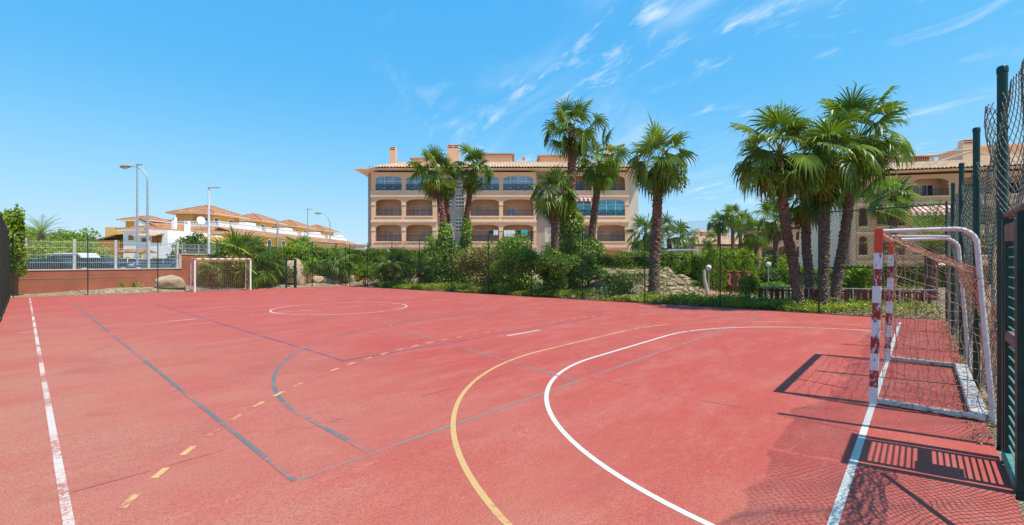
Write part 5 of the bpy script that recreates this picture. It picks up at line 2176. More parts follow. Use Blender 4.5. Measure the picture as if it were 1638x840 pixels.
for px_, z_ in ((700.5, 7.0), (738, 4.3), (738, 10.3), (861, 7.2), (899, 4.2), (899, 8.9), (586, 9.6)):
    mb = MB()
    yy_ = .745 if px_ < 745 else (.995 if px_ > 600 else 1.89)
    if px_ < 600:
        yy_ = 1.895
    mb.box(ax_(px_) - .0, ax_(px_) + .75, yy_ - .32, yy_ - .005, z_, z_ + .55)
    o = mb.build("air_conditioner", M['frame'], apt, bevel=.02)
    mb = MB()
    mb.lathe((0, 0, 0), [(.001, .0), (.22, .0), (.22, .012), (.001, .012)], 14)
    g_ = MB()
    g_.add([(ax_(px_) + .3 + v[0], yy_ - .322 - v[2], z_ + .28 + v[1]) for v in mb.v], mb.f)
    g_.build("fan_grille", M['grille_hole_grey'], o)
for oa_, ob_, zt_, hh_ in ((752, 775, 11.76, .9), (776, 798.5, 11.76, .45), (804.5, 828, 11.76, .6), (624, 642, 11.7, .7), (601, 615, 11.7, .4), (957, 972, 8.8, .8)):
    mb = MB()
    mb.box(ax_(oa_) + .12, ax_(ob_) - .12, .185, .2, zt_ - .35 - hh_, zt_ - .3)
    mb.build("roller_blind", M['shutter'], apt)
# awnings
mb = MB()
mb.prism([(-1.5, 2.62), (-.02, 3.02), (-.02, 3.06), (-1.5, 2.66)], ax_(747), ax_(796), axis='x')
mb.prism([(-1.52, 2.25), (-1.47, 2.25), (-1.47, 2.66), (-1.52, 2.66)], ax_(747), ax_(796), axis='x')
mb.build("awning", M['awning'], apt)
mb = MB()
mb.prism([(-.8, 8.85), (-.02, 9.05), (-.02, 9.09), (-.8, 8.89)], ax_(908), ax_(948), axis='x')
mb.prism([(-.82, 8.6), (-.78, 8.6), (-.78, 8.89), (-.82, 8.89)], ax_(908), ax_(948), axis='x')
mb.build("awning", M['awning_w'], apt)


def laundry(label, px, z, w_, h_, mat, name, cat, y=-.08):
    o = W(px, AD - .12, z=0)
    mb = MB()
    n = 10
    V = []
    for j in range(5):
        for i in range(n + 1):
            V.append(((i / n - .5) * w_, .03 * math.sin(i * 1.7 + px) * j / 4, -h_ * j / 4 - .05 * math.sin(i * .6 + px) * j / 4))
    mb.add(V, [(j * (n + 1) + i, j * (n + 1) + i + 1, (j + 1) * (n + 1) + i + 1, (j + 1) * (n + 1) + i) for j in range(4) for i in range(n)])
    ob = mb.build(name, mat, None)
    so = ob.modifiers.new("thick", 'SOLIDIFY')
    so.thickness = .015
    ob.location = (o.x, o.y, z)
    ob.rotation_euler = (0, 0, -YAW)
    tag(ob, label, cat, "laundry drying on the balconies")


for lb, px, w_, h_, mt_, nm, ct in (("black garment drying next to a white cloth", 785.5, .55, .42, 'cloth_b', "garment", "laundry"),
                                    ("white cloth drying beside the black garment", 793, .55, .6, 'cloth_w', "towel", "laundry"),
                                    ("long ragged white laundry on the turquoise towel's line", 815, 1.3, .78, 'cloth_w', "laundry_sheet", "laundry"),
                                    ("dark garment drying between white laundry and turquoise towel", 829.5, .55, .5, 'cloth_b', "garment", "laundry"),
                                    ("turquoise towel drying on the balcony", 838.5, .75, .52, 'cloth_t', "towel", "laundry")):
    laundry(lb, px, 1.71 + (415 - 368.5) * AS, w_, h_, M[mt_], nm, ct)
ln = MB()
for pa, pb in ((752, 798.5), (804.5, 853.5)):
    a, b = W(pa, AD - .1, z=1.71 + (415 - 368.3) * AS), W(pb, AD - .1, z=1.71 + (415 - 368.3) * AS)
    ln.tube([a, b], .006, 4)
tag(ln.build("clothes_line", M['lamp_grey'], None), "thin clothes line strung before two laundry balconies", "clothes line")

# --- the right hand building, turned a little towards the court ----------------
RD = 47.0
RA = math.radians(14)
r0 = W(1371, RD)
apr = thing("apartment_building", "peach apartment building with striped awnings behind the near goal", "building", (r0.x, r0.y, 0), -YAW - RA)
ops1 = [(.15, .95), (1.75, 4.25), (4.95, 8.0), (8.8, 11.6), (12.4, 15.4)]


def r_spec(si, fi, oi):
    return dict(doors=[(.15, .5, .1, 2.0, 1), (.55, .9, .1, 2.0, 0)] if oi else [(.3, .9, .1, 2.0, 0)], rail='rail_d')


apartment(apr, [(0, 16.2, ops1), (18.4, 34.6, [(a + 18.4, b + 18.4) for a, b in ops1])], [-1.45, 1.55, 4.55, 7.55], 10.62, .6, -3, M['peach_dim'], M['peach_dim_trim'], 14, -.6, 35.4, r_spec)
mb = MB()
mb.box(-.66, -.602, 1.6, 14.0, -3, 10.6)
mb.build("gable_wall", M['cream'], apr)
mb = MB()
mb.box(-1.3, 36.2, -.75, 14.8, 10.62, 10.74)
mb.build("eaves", M['peach_dim_trim'], apr)
tiled_slope(apr, -1.4, 36.3, -.95, 10.75, 2.6, 12.05, 2.2, 2.2, M['tile'], per=.34, amp=.12)
mb = MB()
mb.add([(-1.4, -.95, 10.75), (-1.4, 14.9, 10.75), (.8, 11, 12.05), (.8, 2.6, 12.05)], [(0, 1, 2, 3)])
mb.add([(-1.4, 14.9, 10.75), (36.3, 14.9, 10.75), (34.1, 11, 12.05), (.8, 11, 12.05)], [(0, 1, 2, 3)])
mb.build("roof_sides", M['tile'], apr)
mb = MB()
mb.box(.8, 34.1, 2.65, 11, 11.7, 12.2)
mb.build("parapet", M['cream'], apr)
mb = MB()                                                          # red terrace balustrade
mb.box(1.3, 8.4, 3.6, 3.72, 12.75, 12.86)
mb.box(1.3, 8.4, 3.6, 3.72, 12.25, 12.33)
for k in range(34):
    x = 1.4 + k * .208
    mb.box(x - .05, x + .05, 3.62, 3.70, 12.331, 12.749)
mb.build("terrace_balustrade", M['dk_red'], apr)
mb = MB()
mb.box(1.0, 9.6, 5.0, 9, 12.2, 13.1)
o = mb.build("penthouse", M['cream'], apr)
mb = MB()
mb.prism([(4.5, 13.105), (9.4, 13.105), (9.4, 13.3), (6.8, 13.75), (4.5, 13.2)], .6, 9.9, axis='x')
mb.build("roof", M['tile'], o)
chimney(apr, 11.6, 3.6, 11.6, 14.0, 1.0, .8, M['peach'])
mb = MB()
mb.box(12.8, 24, 5.5, 10, 12.2, 14.0)
mb.box(13.0, 17, 4.6, 5.45, 12.2, 12.9)
mb.build("penthouse", M['peach'], apr)
mb = MB()
mb.box(12.4, 24.4, 5.2, 10.2, 14.003, 14.15)
mb.build("penthouse_cornice", M['peach_trim'], apr)
for a, b in (((5.6, 3.2, 12.2), (5.6, 3.2, 13.6)), ((9.0, 3.2, 12.25), (12.2, 3.2, 13.3)), ((12.2, 3.2, 13.3), (12.2, 3.2, 12.1)), ((12.2, 3.2, 13.3), (14.5, 3.2, 12.2)), ((7.5, 3.2, 13.2), (12.2, 3.2, 13.4))):
    mb = MB()
    mb.tube([a, b], .04, 5)
    mb.build("terrace_pipe", M['white_metal'], apr)
mb = MB()
mb.prism([(-1.7, 6.35), (-.02, 7.35), (-.02, 7.39), (-1.7, 6.39)], 1.5, 8.3, axis='x')
mb.prism([(-1.73, 6.05), (-1.68, 6.05), (-1.68, 6.39), (-1.73, 6.39)], 1.5, 8.3, axis='x')
mb.build("awning", M['awning_w'], apr)
mb = MB()
mb.prism([(-1.0, 1.05), (-.02, 1.35), (-.02, 1.39), (-1.0, 1.09)], 5.2, 8.5, axis='x')
mb.prism([(-1.02, .75), (-.98, .75), (-.98, 1.09), (-1.02, 1.09)], 5.2, 8.5, axis='x')
mb.build("awning", M['awning'], apr)

# --- the far arcaded building ---------------------------------------------------
f0 = W(1189, 82)
apf = thing("apartment_building", "low distant arcaded building with stepped tiled roofs between the palms", "building", (f0.x, f0.y, 0), -YAW - math.radians(38))
opsf = [(i * 2.6 + .4, i * 2.6 + 2.3) for i in range(8)]
apartment(apf, [(0, 21.5, opsf)], [-1.4, 1.5, 4.4], 7.2, .55, -3, M['peach'], M['peach_trim'], 12, -.3, 21.8,
          lambda si, fi, oi: dict(doors=[(.2, .8, .1, 2.0, 0)], rail='rail_d'))
mb = MB()
mb.prism([(-.8, 7.2), (12.5, 7.2), (12.5, 7.4), (6, 8.9), (-.8, 7.35)], -.8, 22.4, axis='x')
mb.build("roof", M['tile'], apf)
mb = MB()
mb.box(5, 17, 4.5, 8, 8.2, 9.7)
mb.build("penthouse", M['peach'], apf)
f1 = W(1117, 98)
apg = thing("apartment_building", "pale far building with a long low tiled roof behind the slim far palm", "building", (f1.x, f1.y, 0), -YAW - math.radians(3))
apartment(apg, [(0, 10.5, [(.6, 3.1), (3.9, 6.4), (7.2, 9.7)])], [-1.4, 1.5], 4.9, .5, -3, M['peach'], M['peach_trim'], 11, -.3, 10.8,
          lambda si, fi, oi: dict(doors=[(.2, .8, .1, 2.0, 0)], rail='rail_d'))
tiled_slope(apg, -.9, 11.4, -.8, 4.95, 3.4, 6.9, 1.5, .2, M['tile'], per=.4, amp=.07)
mb = MB()
mb.box(.9, 11.2, 3.45, 9, 4.7, 7.0)
mb.build("upper_wall", M['peach'], apg)
mb = MB()
mb.box(2.6, 8.0, 4.5, 8, 7.002, 7.9)
o = mb.build("penthouse", M['cream'], apg)
mb = MB()
mb.prism([(4.1, 7.905), (8.3, 7.905), (8.3, 8.05), (6, 8.5), (4.1, 8.0)], 2.2, 8.4, axis='x')
mb.build("roof", M['tile'], o)
chimney(apg, 1.6, 5, 7.0, 8.4, .8, .6, M['peach'])


# ------------------------------------------------------------------ houses on the left
def hip_roof(root, x0, x1, y0, y1, ze, zr, mat, over=.7, trim=None, name="roof", ridge='x'):
    x0, x1, y0, y1 = x0 - over, x1 + over, y0 - over, y1 + over
    mb = MB()
    if ridge == 'x':
        ins = (y1 - y0) / 2
        a, b = (x0 + min(ins, (x1 - x0) / 2 - .05), (y0 + y1) / 2), (x1 - min(ins, (x1 - x0) / 2 - .05), (y0 + y1) / 2)
    else:
        ins = (x1 - x0) / 2
        a, b = ((x0 + x1) / 2, y0 + min(ins, (y1 - y0) / 2 - .05)), ((x0 + x1) / 2, y1 - min(ins, (y1 - y0) / 2 - .05))
    V = [(x0, y0, ze), (x1, y0, ze), (x1, y1, ze), (x0, y1, ze), (a[0], a[1], zr), (b[0], b[1], zr)]
    if ridge == 'x':
        Fs = [(0, 1, 5, 4), (1, 2, 5), (2, 3, 4, 5), (3, 0, 4)]
    else:
        Fs = [(0, 1, 4), (1, 2, 5, 4), (2, 3, 5), (3, 0, 4, 5)]
    mb.add(V, Fs)
    o = mb.build(name, mat, root)
    mb = MB()
    mb.box(x0 + .02, x1 - .02, y0 + .02, y1 - .02, ze - .16, ze - .004)
    mb.build("eaves", trim or M['white_r'], o)
    mb = MB()                                                       # ridge and hip caps
    edges = [(0, 4), (1, 5 if ridge == 'x' else 4), (4, 5), (2, 5), (3, 4 if ridge == 'x' else 5)]
    for i, j in edges:
        p, q = Vector(V[i]), Vector(V[j])
        if (p - q).length > .1:
            mb.tube([p + Vector((0, 0, .02)), q + Vector((0, 0, .02))], .10, 6)
    mb.build("ridge_tiles", mat, o)
    return o


def balustrade(root, a, b, z, h=.85, mat=None, sp=.26):
    mb = MB()
    a, b = Vector((*a, z)), Vector((*b, z))
    L = (b - a).length
    mb.bar(a + Vector((0, 0, h - .05)), b + Vector((0, 0, h - .05)), .18, .1)
    mb.bar(a + Vector((0, 0, .06)), b + Vector((0, 0, .06)), .18, .12)
    n = max(2, int(L / sp))
    for k in range(n + 1):
        p = a.lerp(b, k / n)
        mb.lathe((p.x, p.y, p.z + .12), [(.05, 0), (.085, .18), (.05, .42), (.07, h - .22)], 6)
    return mb.build("balustrade", mat or M['white_r'], root)


def wall_window(root, axis_, at, c, z0, w_, h_, glass, trim, arch=True, deep=.04, shutter=False):
    """window on a wall plane: axis_ 'x' for a wall facing +x at x=at, '-y' for a wall facing the camera at y=at"""
    hw = w_ / 2
    poly = [(c - hw, z0), (c + hw, z0), (c + hw, z0 + h_)] + ([(c + hw * .7, z0 + h_ + .18), (c, z0 + h_ + .26), (c - hw * .7, z0 + h_ + .18)] if arch else []) + [(c - hw, z0 + h_)]
    big = [((x - c) * 1.28 + c, (z - z0 - h_ / 2) * 1.16 + z0 + h_ / 2) for x, z in poly]
    mb = MB()
    mg = MB()
    if axis_ == 'x':
        mb.prism(big, at + .003, at + deep, axis='x')
        mg.prism(poly, at + deep + .003, at + deep + .02, axis='x')
    else:
        mb.prism(big, at - deep, at - .003)
        mg.prism(poly, at - deep - .02, at - deep - .003)
    o = mb.build("window", trim, root)
    mg.build("pane", glass, o)
    return o


def terrace_house(label, d, first=False):
    o = W(CX - 46.8 / d * F_PX, d)
    h = thing("terraced_house", label, "house", (o.x, o.y, .2), -YAW, "ochre terraced houses along the street")
    Ln = 14.2
    mb = MB()
    mb.box(-12, 0, 0, Ln, -1, 6.0)
    mb.build("wall", M['ochre'], h)
    mb = MB()                                                       # the long lean-to roof over the street front
    mb.add([(.7, -.3, 6.0), (.7, Ln + .3, 6.0), (-2.6, Ln + .3, 7.05), (-2.6, -.3, 7.05)], [(0, 1, 2, 3)])
    ro = mb.build("roof", M['tile_o'], h)
    mb = MB()
    mb.add([(.7, -.5, 6.0), (-2.6, .9, 7.06), (-11, .9, 7.06), (-12.4, -.5, 6.0)], [(0, 3, 2, 1)])
    mb.build("end_roof", M['tile_o'], h)
    mb = MB()
    mb.box(-12.3, .62, -.42, Ln + .28, 5.84, 5.99)
    mb.build("eaves", M['white_r'], ro)
    mb = MB()
    mb.box(-12, -2.7, .95, Ln, 6.05, 7.15)
    mb.build("terrace_wall", M['white_r'], h)
    balustrade(h, (-2.8, 1.1), (-2.8, Ln - .1), 7.15)
    balustrade(h, (-2.8, 1.05), (-10.5, 1.05), 7.15)
    mb = MB()
    mb.box(-11, -5.4, 3.4, 11.0, 7.16, 9.4)
    mb.build("upper_wall", M['ochre'], h)
    mb = MB()
    mb.box(-11.2, -8.4, 2.6, 3.38, 7.16, 9.3)
    mb.build("side_room", M['ochre_pale'], h)
    hip_roof(h, -11.2, -5.0, 2.6, 11.2, 9.5, 11.2, M['tile_o'], 1.0, M['peach_trim'], "upper_roof", 'y')
    mb = MB()
    mb.box(-5.2, -3.1, 9.4, 12.6, 7.16, 8.5)
    mb.build("white_block", M['white_r'], h)
    for y in (4.4, 8.4):
        wall_window(h, 'x', -5.4, y, 7.3, 1.1, 1.45, M['glass_d'], M['white_r'], False)
    wall_window(h, '-y', 3.4, -6.6, 7.3, 1.3, 1.45, M['glass_d'], M['white_r'], False)
    for y, w_, z0, hh in ((2.4, 1.25, 3.3, 1.75), (5.6, .8, 3.6, 1.2), (8.3, .8, 3.3, 1.6), (11.6, 1.1, 3.3, 1.7)):
        wall_window(h, 'x', 0, y, z0, w_, hh, M['glass_d'], M['white_r'], True, .07)
    for y0, y1 in ((1.3, 3.5), (10.5, 12.8)):
        mb = MB()
        mb.box(.002, 1.1, y0, y1, 3.05, 3.2)
        mb.build("balcony_slab", M['white_r'], h)
        balustrade(h, (1.0, y0 + .05), (1.0, y1 - .05), 3.2, .85)
    for y, w_ in ((3.0, 1.4), (9.2, 1.4)):
        wall_window(h, 'x', 0, y, .6, w_, 1.6, M['glass_d'], M['white_r'], False, .06)
    wall_window(h, '-y', 0, -4, 3.4, 1.1, 1.5, M['glass_d'], M['white_r'], True, .06)
    return h


for d, lb in ((74.5, "ochre terraced house with the largest hipped tower roof and a satellite dish"), (89, "second ochre terraced house along the street"),
              (104, "third ochre terraced house along the street"), (119.5, "smallest looking ochre terraced house behind the second curved street lamp")):
    terrace_house(lb, d)
o = W(555, 150)
h = thing("white_house", "distant low white house front between the ochre terraces and the apartment building", "house", (o.x, o.y, 0), -YAW)
mb = MB()
mb.box(-10, 6, 0, 10, -1, 6.6)
mb.build("wall", M['cream'], h)
mb = MB()
mb.box(-10.3, 6.3, -.3, 10.3, 6.603, 6.9)
mb.build("cornice", M['white_r'], h)
for x in (-7, -3, 1, 4.5):
    wall_window(h, '-y', 0, x, 3.0, 1.0, 1.5, M['glass_d'], M['white_r'], False)

# satellite dish and aerials of the first house
o = W(318, 75.5, z=8.9)


def dish(label, p, r, az, mast):
    t = thing("satellite_dish", label, "satellite dish", p)
    mb = MB()
    q = Matrix.Rotation(-YAW + az, 4, 'Z') @ Matrix.Rotation(math.radians(75), 4, 'X')
    prof = [(r * k / 6, .18 * r * (k / 6) ** 2) for k in range(7)]
    tmp = MB()
    tmp.lathe((0, 0, 0), [(max(.001, a), b) for a, b in prof] + [(r, .18 * r + .02), (.001, .03)], 16)
    mb.add([q @ Vector(v) for v in tmp.v], tmp.f)
    mb.build("reflector", M['dish'], t, smooth=True)
    mb = MB()
    mb.tube([(0, 0, 0), (0, .1, -mast)], .03, 6)
    mb.build("mast", M['lamp_grey'], t)
    mb = MB()
    mb.tube([q @ Vector((0, -r, .1)), q @ Vector((0, 0, r * 1.1))], .02, 5)
    mb.build("feed_arm", M['lamp_grey'], t)


dish("big white satellite dish on the terrace of an ochre house", W(321, 73.2, 353), .68, 1.1, 1.6)
dish("small dish on a mast above the largest hipped roof, away from the lamp", W(315, 80, 333), .32, -.6, 1.6)
dish("small dish on a mast above the largest hipped roof, beside the lamp", W(327, 81, 333), .32, .4, 1.6)

# the white house with brown shutters
wd = 60.0
ws = wd / F_PX
o = W(CX, wd)
hw_ = thing("white_house", "white house with orange tiled roofs, a brown shutter and a tan awning behind the railing", "house", (o.x, o.y, 0), -YAW)
X_ = lambda px, d=wd: (px - CX) / F_PX * d
Z_ = lambda y, d=wd: EYE - (y - HZ) / F_PX * d
mb = MB()
mb.box(X_(197), X_(268), 0, 8, -.5, Z_(368))
mb.build("front_wall", M['white_r'], hw_)
hip_roof(hw_, X_(197), X_(231), 0, 5, Z_(367), Z_(359), M['tile_o'], .55)
mb = MB()
mb.box(X_(222, 66), X_(299, 66), 6.4, 15, -.5, Z_(373, 66))
mb.build("rear_wall", M['white_r'], hw_)
mb = MB()
mb.box(X_(299, 66) + .01, X_(340, 66), 6.5, 15, -.5, Z_(378, 66))
mb.build("ochre_wing", M['ochre_pale'], hw_)
# big roof falling to the right, with a white gable face at its left
mb = MB()
gl, gr = X_(221, 66), X_(345, 66)
ze, zr = Z_(371, 66), Z_(349.5, 66)
P_ = lambda px, y, d: (X_(px, d), d - wd, Z_(y, d))
vA, vB, vC, vD, vE, vF = P_(222, 349, 66), P_(269, 371.5, 66), P_(344, 377, 70), P_(227, 345.5, 74), P_(298, 355, 80), P_(222, 353, 76)
mb.add([vA, vB, vC, vD, vE, vF], [(0, 1, 3), (1, 2, 4), (1, 4, 3), (0, 3, 5)])
ro = mb.build("main_roof", M['tile_o'], hw_)
mb = MB()
q1, q2, q3 = P_(222, 351, 66), P_(268, 372.5, 66), P_(222, 373, 66)
mb.prism([(q1[0], q1[2]), (q2[0], q2[2]), (q3[0], q3[2])], 6.02, 6.3)
mb.build("gable", M['white_r'], hw_)
mb = MB()
mb.bar(vA, vB, .18, .16)
mb.bar(vA, vD, .16, .14)
mb.bar(vB, vC, .14, .14)
mb.build("verge_tiles", M['tile_o'], ro)
hip_roof(hw_, X_(197, 70), X_(236, 70), 10, 15, Z_(352, 70), Z_(343, 70), M['tile_o'], .6, name="upper_roof")
mb = MB()
mb.box(X_(200, 70), X_(213, 70), 10.1, 15, 3, Z_(353, 70))
mb.build("ochre_wall", M['ochre'], hw_)
mb = MB()
mb.box(X_(213.5, 70), X_(236, 70), 10.1, 15, 3, Z_(352.6, 70))
mb.build("white_tower", M['white_r'], hw_)
chimney(hw_, X_(274, 66), 6.6, Z_(366, 66), Z_(351.5, 66), .42, .5, M['white_r'])
chimney(hw_, X_(298, 66), 6.2, Z_(372, 66), Z_(358, 66), .55, .5, M['white_r'])
wall_window(hw_, '-y', 0, X_(210), Z_(384.5), 8.2 * ws, 8 * ws, M['brown_sh'], M['white_r'], False, .05)
wall_window(hw_, '-y', 0, X_(233), Z_(387), 12 * ws, 6 * ws, M['glass_d'], M['white_r'], False, .05)
mb = MB()
mb.box(X_(243), X_(259), -.03, -.003, Z_(393), Z_(376))
mb.build("door", M['brown_sh'], hw_)
mb = MB()
mb.prism([(-1.8, Z_(379)), (-.02, Z_(373)), (-.02, Z_(372.5)), (-1.8, Z_(378))], X_(229), X_(263), axis='x')
mb.build("awning", M['tan_cloth'], hw_)
mb = MB()
mb.box(X_(240, 58), X_(284, 58), -2.0, -1.8, .0, Z_(395.5, 58))
mb.build("terrace_wall", M['white_r'], hw_)
balustrade(hw_, (X_(240, 58), -1.9), (X_(284, 58), -1.9), Z_(395.5, 58), .55)

# ochre block and stepped tile roofs at its left
o = W(CX, 72)
hy = thing("ochre_house", "ochre house with a flat topped end block and stepped roofs beside the white house", "house", (o.x, o.y, 0), -YAW)
mb = MB()
mb.box(X_(150, 72), X_(170, 72), 2, 12, -.5, Z_(362, 72))
mb.build("end_block", M['ochre_pale'], hy)
mb = MB()
mb.box(X_(160, 72), X_(200, 72), -1, 6, -.5, Z_(385, 72))
mb.build("wall", M['ochre'], hy)
mb = MB()
xa, xb = X_(156, 72), X_(200, 72)
mb.add([(xa, -1.6, Z_(387, 72)), (xb, -1.6, Z_(376, 72)), (xb, 5, Z_(370, 72)), (xa, 5, Z_(386, 72))], [(0, 1, 2, 3)])
ro = mb.build("roof", M['tile_o'], hy)
mb = MB()
mb.bar((xa, -1.62, Z_(387.5, 72)), (xb, -1.62, Z_(376.5, 72)), .16, .16)
mb.build("verge_tiles", M['tile_o'], ro)
mb = MB()
mb.box(X_(171, 72), X_(203, 72), 6.05, 12, -.5, Z_(364, 72))
mb.build("upper_wall", M['white_r'], hy)
for px in (176, 187, 197):
    wall_window(hy, '-y', 6.05, X_(px, 72), Z_(373, 72), .7, .75, M['glass_d'], M['white_r'], False)
for pa, pb, yy, dd in ((176, 200, 358, 6), (186, 204, 353, 9)):
    mb = MB()
    mb.add([(X_(pa, 72), dd - .6, Z_(yy + 4, 72)), (X_(pb, 72), dd - .6, Z_(yy, 72)), (X_(pb, 72), dd + 4, Z_(yy - 3, 72)), (X_(pa, 72), dd + 4, Z_(yy + 3, 72))], [(0, 1, 2, 3)])
    mb.build("roof", M['tile_o'], hy)
# small tiled carport pergola in front of the white house
o = W(216, 52)
pg = thing("carport", "small tile roofed carport before the white house, seen through the railing", "carport", (o.x, o.y, .3), -YAW)
mb = MB()
mb.prism([(-1.2, 2.15), (1.2, 2.15), (1.2, 2.25), (0, 2.6), (-1.2, 2.25)], -1.4, 1.6, axis='x')
mb.build("roof", M['tile_o'], pg)
for x in (-1.2, 1.4):
    mb = MB()
    mb.box(x - .13, x + .13, -.9, -.65, -.2, 2.14)
    mb.build("pillar", M['ochre_pale'], pg)
o = W(262, 50)
gw = thing("garden_wall", "white garden wall of the white house behind the parked cars", "wall", (o.x, o.y, .3), -YAW)
mb = MB()
mb.box(-4.0, 6, 0, .2, -.2, 1.35)
mb.build("wall", M['white_r'], gw)
for x in (-4, -1, 2, 5):
    mb = MB()
    mb.box(x - .2, x + .2, -.08, .28, -.2, 1.7)
    mb.build("pier", M['ochre_pale'], gw)
o = W(150, 54)
gw = thing("garden_wall", "low garden wall with dark openings beside the carport", "wall", (o.x, o.y, .3), -YAW)
mb = MB()
mb.box(-6, 4.2, 0, .2, -.2, .9)
for k in range(15):
    mb.box(-5.9 + k * .7, -5.6 + k * .7, .02, .18, .901, 1.45)
mb.box(-6, 4.2, -.03, .23, 1.451, 1.6)
mb.build("wall", M['ochre_pale'], gw)

# ------------------------------------------------------------------ cars behind the railing
def car(label, px, d, rz, paint, L=4.3, Wd=1.75, Hh=1.45, van=False):
    p = W(px, d)
    c = thing("parked_car", label, "car", (p.x, p.y, .34), rz, "cars parked behind the terracotta wall")
    h = L / 2
    if van:
        prof = [(-h, .35), (-h, 1.1), (-h + .1, Hh - .05), (-h + .3, Hh), (h - 1.5, Hh), (h - .75, 1.05), (h - .1, .85), (h, .65), (h, .35)]
        gl = [(-h + .2, 1.02), (-h + .3, Hh - .12), (h - 1.55, Hh - .1), (h - .95, 1.02)]
    else:
        prof = [(-h, .35), (-h, .72), (-h + .12, .92), (-h + .65, .98), (h - 1.35, .96), (h - .25, .80), (h, .62), (h, .35)]
        gl = [(-h + .35, .965), (-h + 1.0, Hh - .03), (-h + 1.5, Hh), (h - 2.0, Hh), (h - 1.55, Hh - .08), (h - .95, .955)]
    mb = MB()
    n = len(prof)
    ys = ((-Wd / 2 + .06, .96), (-Wd / 2, 1.0), (Wd / 2, 1.0), (Wd / 2 - .06, .96))
    mb.prism(prof, -Wd / 2, Wd / 2)
    mb.build("body", paint, c, bevel=.06)
    k = .80 if not van else .9
    mb = MB()
    m = len(gl)
    V = [(x, -Wd / 2 * (.985 if z < 1.03 else k), z) for x, z in gl] + [(x, Wd / 2 * (.985 if z < 1.03 else k), z) for x, z in gl]
    if van:
        V = [(x, s * (Wd / 2 + .006), z) for s in (-1, 1) for x, z in gl]
    mb.add(V, [tuple(range(m)), tuple(range(2 * m - 1, m - 1, -1))] + [(i, i + m, (i + 1) % m + m, (i + 1) % m) for i in range(m)])
    mb.build("windows", M['glass_d'], c, bevel=.02)
    if not van:
        mb = MB()
        mb.prism([(-h + 1.02, Hh - .02), (-h + 1.5, Hh + .004), (h - 2.0, Hh + .004), (h - 1.62, Hh - .05), (h - 2.0, Hh - .03), (-h + 1.5, Hh - .03)], -Wd / 2 * .80, Wd / 2 * .80)
        mb.build("roof", paint, c, bevel=.015)
        for s in (-1, 1):
            mb = MB()
            mb.bar((-.05, s * Wd / 2 * .97, .97), (-.1, s * Wd / 2 * .815, Hh - .02), .07, .03)
            mb.build("pillar", paint, c)
    for x in (-h + .75, h - .8):
        for s in (-1, 1):
            t = MB()
            for prof_, mt, nm in (([(.30, -.1), (.31, -.07), (.31, .07), (.30, .1), (.19, .1)], M['tyre'], "wheel"),):
                tmp = MB()
                tmp.lathe((0, 0, 0), prof_ + [(.001, .08)], 16)
                t.add([(x + v[0], s * (Wd / 2 - .07) + s * v[2], .31 + v[1]) for v in tmp.v], tmp.f)
            o = t.build("wheel", M['tyre'], c, smooth=True)
            t = MB()
            tmp = MB()
            tmp.lathe((0, 0, 0), [(.19, .085), (.18, .105), (.05, .09), (.001, .10)], 12)
            t.add([(x + v[0], s * (Wd / 2 - .07) + s * v[2], .31 + v[1]) for v in tmp.v], tmp.f)
            t.build("rim", M['steel_hi'], o, smooth=True)
    for s in (-1, 1):
        mb = MB()
        mb.box(h - .12, h + .012, s * Wd / 2 * .72 - .14, s * Wd / 2 * .72 + .14, .62, .74)
        mb.build("headlight", M['dish'], c, bevel=.02)
        mb = MB()
        mb.box(-h - .012, -h + .1, s * Wd / 2 * .78 - .1, s * Wd / 2 * .78 + .1, .66, .84)
        mb.build("tail_light", M['dk_red'], c, bevel=.02)
    for s in (-1, 1):
        mb = MB()
        mb.box(h - 1.5, h - 1.32, s * (Wd / 2 + .08) - .07, s * (Wd / 2 + .08) + .07, .95, 1.08)
        mb.build("mirror", paint, c, bevel=.02)
    return c


car("blue grey car mostly behind the white post by the creeper", 58, 34, -YAW + .08, M['car_teal'])
car("dark car beside the white van behind the railing", 100, 33.5, -YAW + .05, M['car_dark'])
car("long dark grey car in the middle of the railing", 163, 34.5, -YAW - .05, M['car_dark'], 4.8, 1.8, 1.5)
car("white van whose roof shows over the dark car", 127, 41, -YAW, M['car_white'], 4.6, 1.8, 1.95, True)
car("teal car by the railing's end pier", 270, 38.5, -YAW + .25, M['car_teal'])
car("white car before the carport", 215, 43, -YAW + .1, M['car_white'], 4.2)


# ------------------------------------------------------------------ street lamps
def lamp_curved(label, px, d, y_bend, arm, head_mat, r=.085, flip=-1, rise=1.05):
    p = W(px, d)
    z0 = tz(p.x, p.y) - .05
    zt = EYE - (y_bend - HZ) / F_PX * d - z0
    t = thing("street_lamp", label, "street lamp", (p.x, p.y, z0), -YAW, "street lamps")
    pts = [(0, 0, 0), (0, 0, zt * .5), (0, 0, zt)]
    for k in range(1, 9):
        a = math.pi / 2 * k / 8
        pts.append((flip * arm * (1 - math.cos(a)), 0, zt + rise * math.sin(a)))
    mb = MB()
    mb.tube(pts, [r, r * .85, r * .65] + [r * .55 - r * .02 * k for k in range(8)], 10)
    mb.build("pole", M['lamp_grey'], t, smooth=True)
    mb = MB()
    mb.tube([(0, 0, 0), (0, 0, .9)], r * 1.35, 10)
    mb.build("base", M['lamp_grey'], t, smooth=True)
    e = Vector(pts[-1])
    hd = MB()
    hd.tube([e, e + Vector((flip * .15, 0, .02)), e + Vector((flip * .55, 0, .0)), e + Vector((flip * .92, 0, -.04)), e + Vector((flip * 1.0, 0, -.06))], [.06, .13, .17, .12, .03], 10)
    o = hd.build("lamp_head", head_mat, t, smooth=True)
    hd = MB()
    hd.tube([e + Vector((flip * .3, 0, -.10)), e + Vector((flip * .55, 0, -.15)), e + Vector((flip * .85, 0, -.12))], [.08, .12, .06], 10)
    hd.build("lens", M['globe'], o, smooth=True)


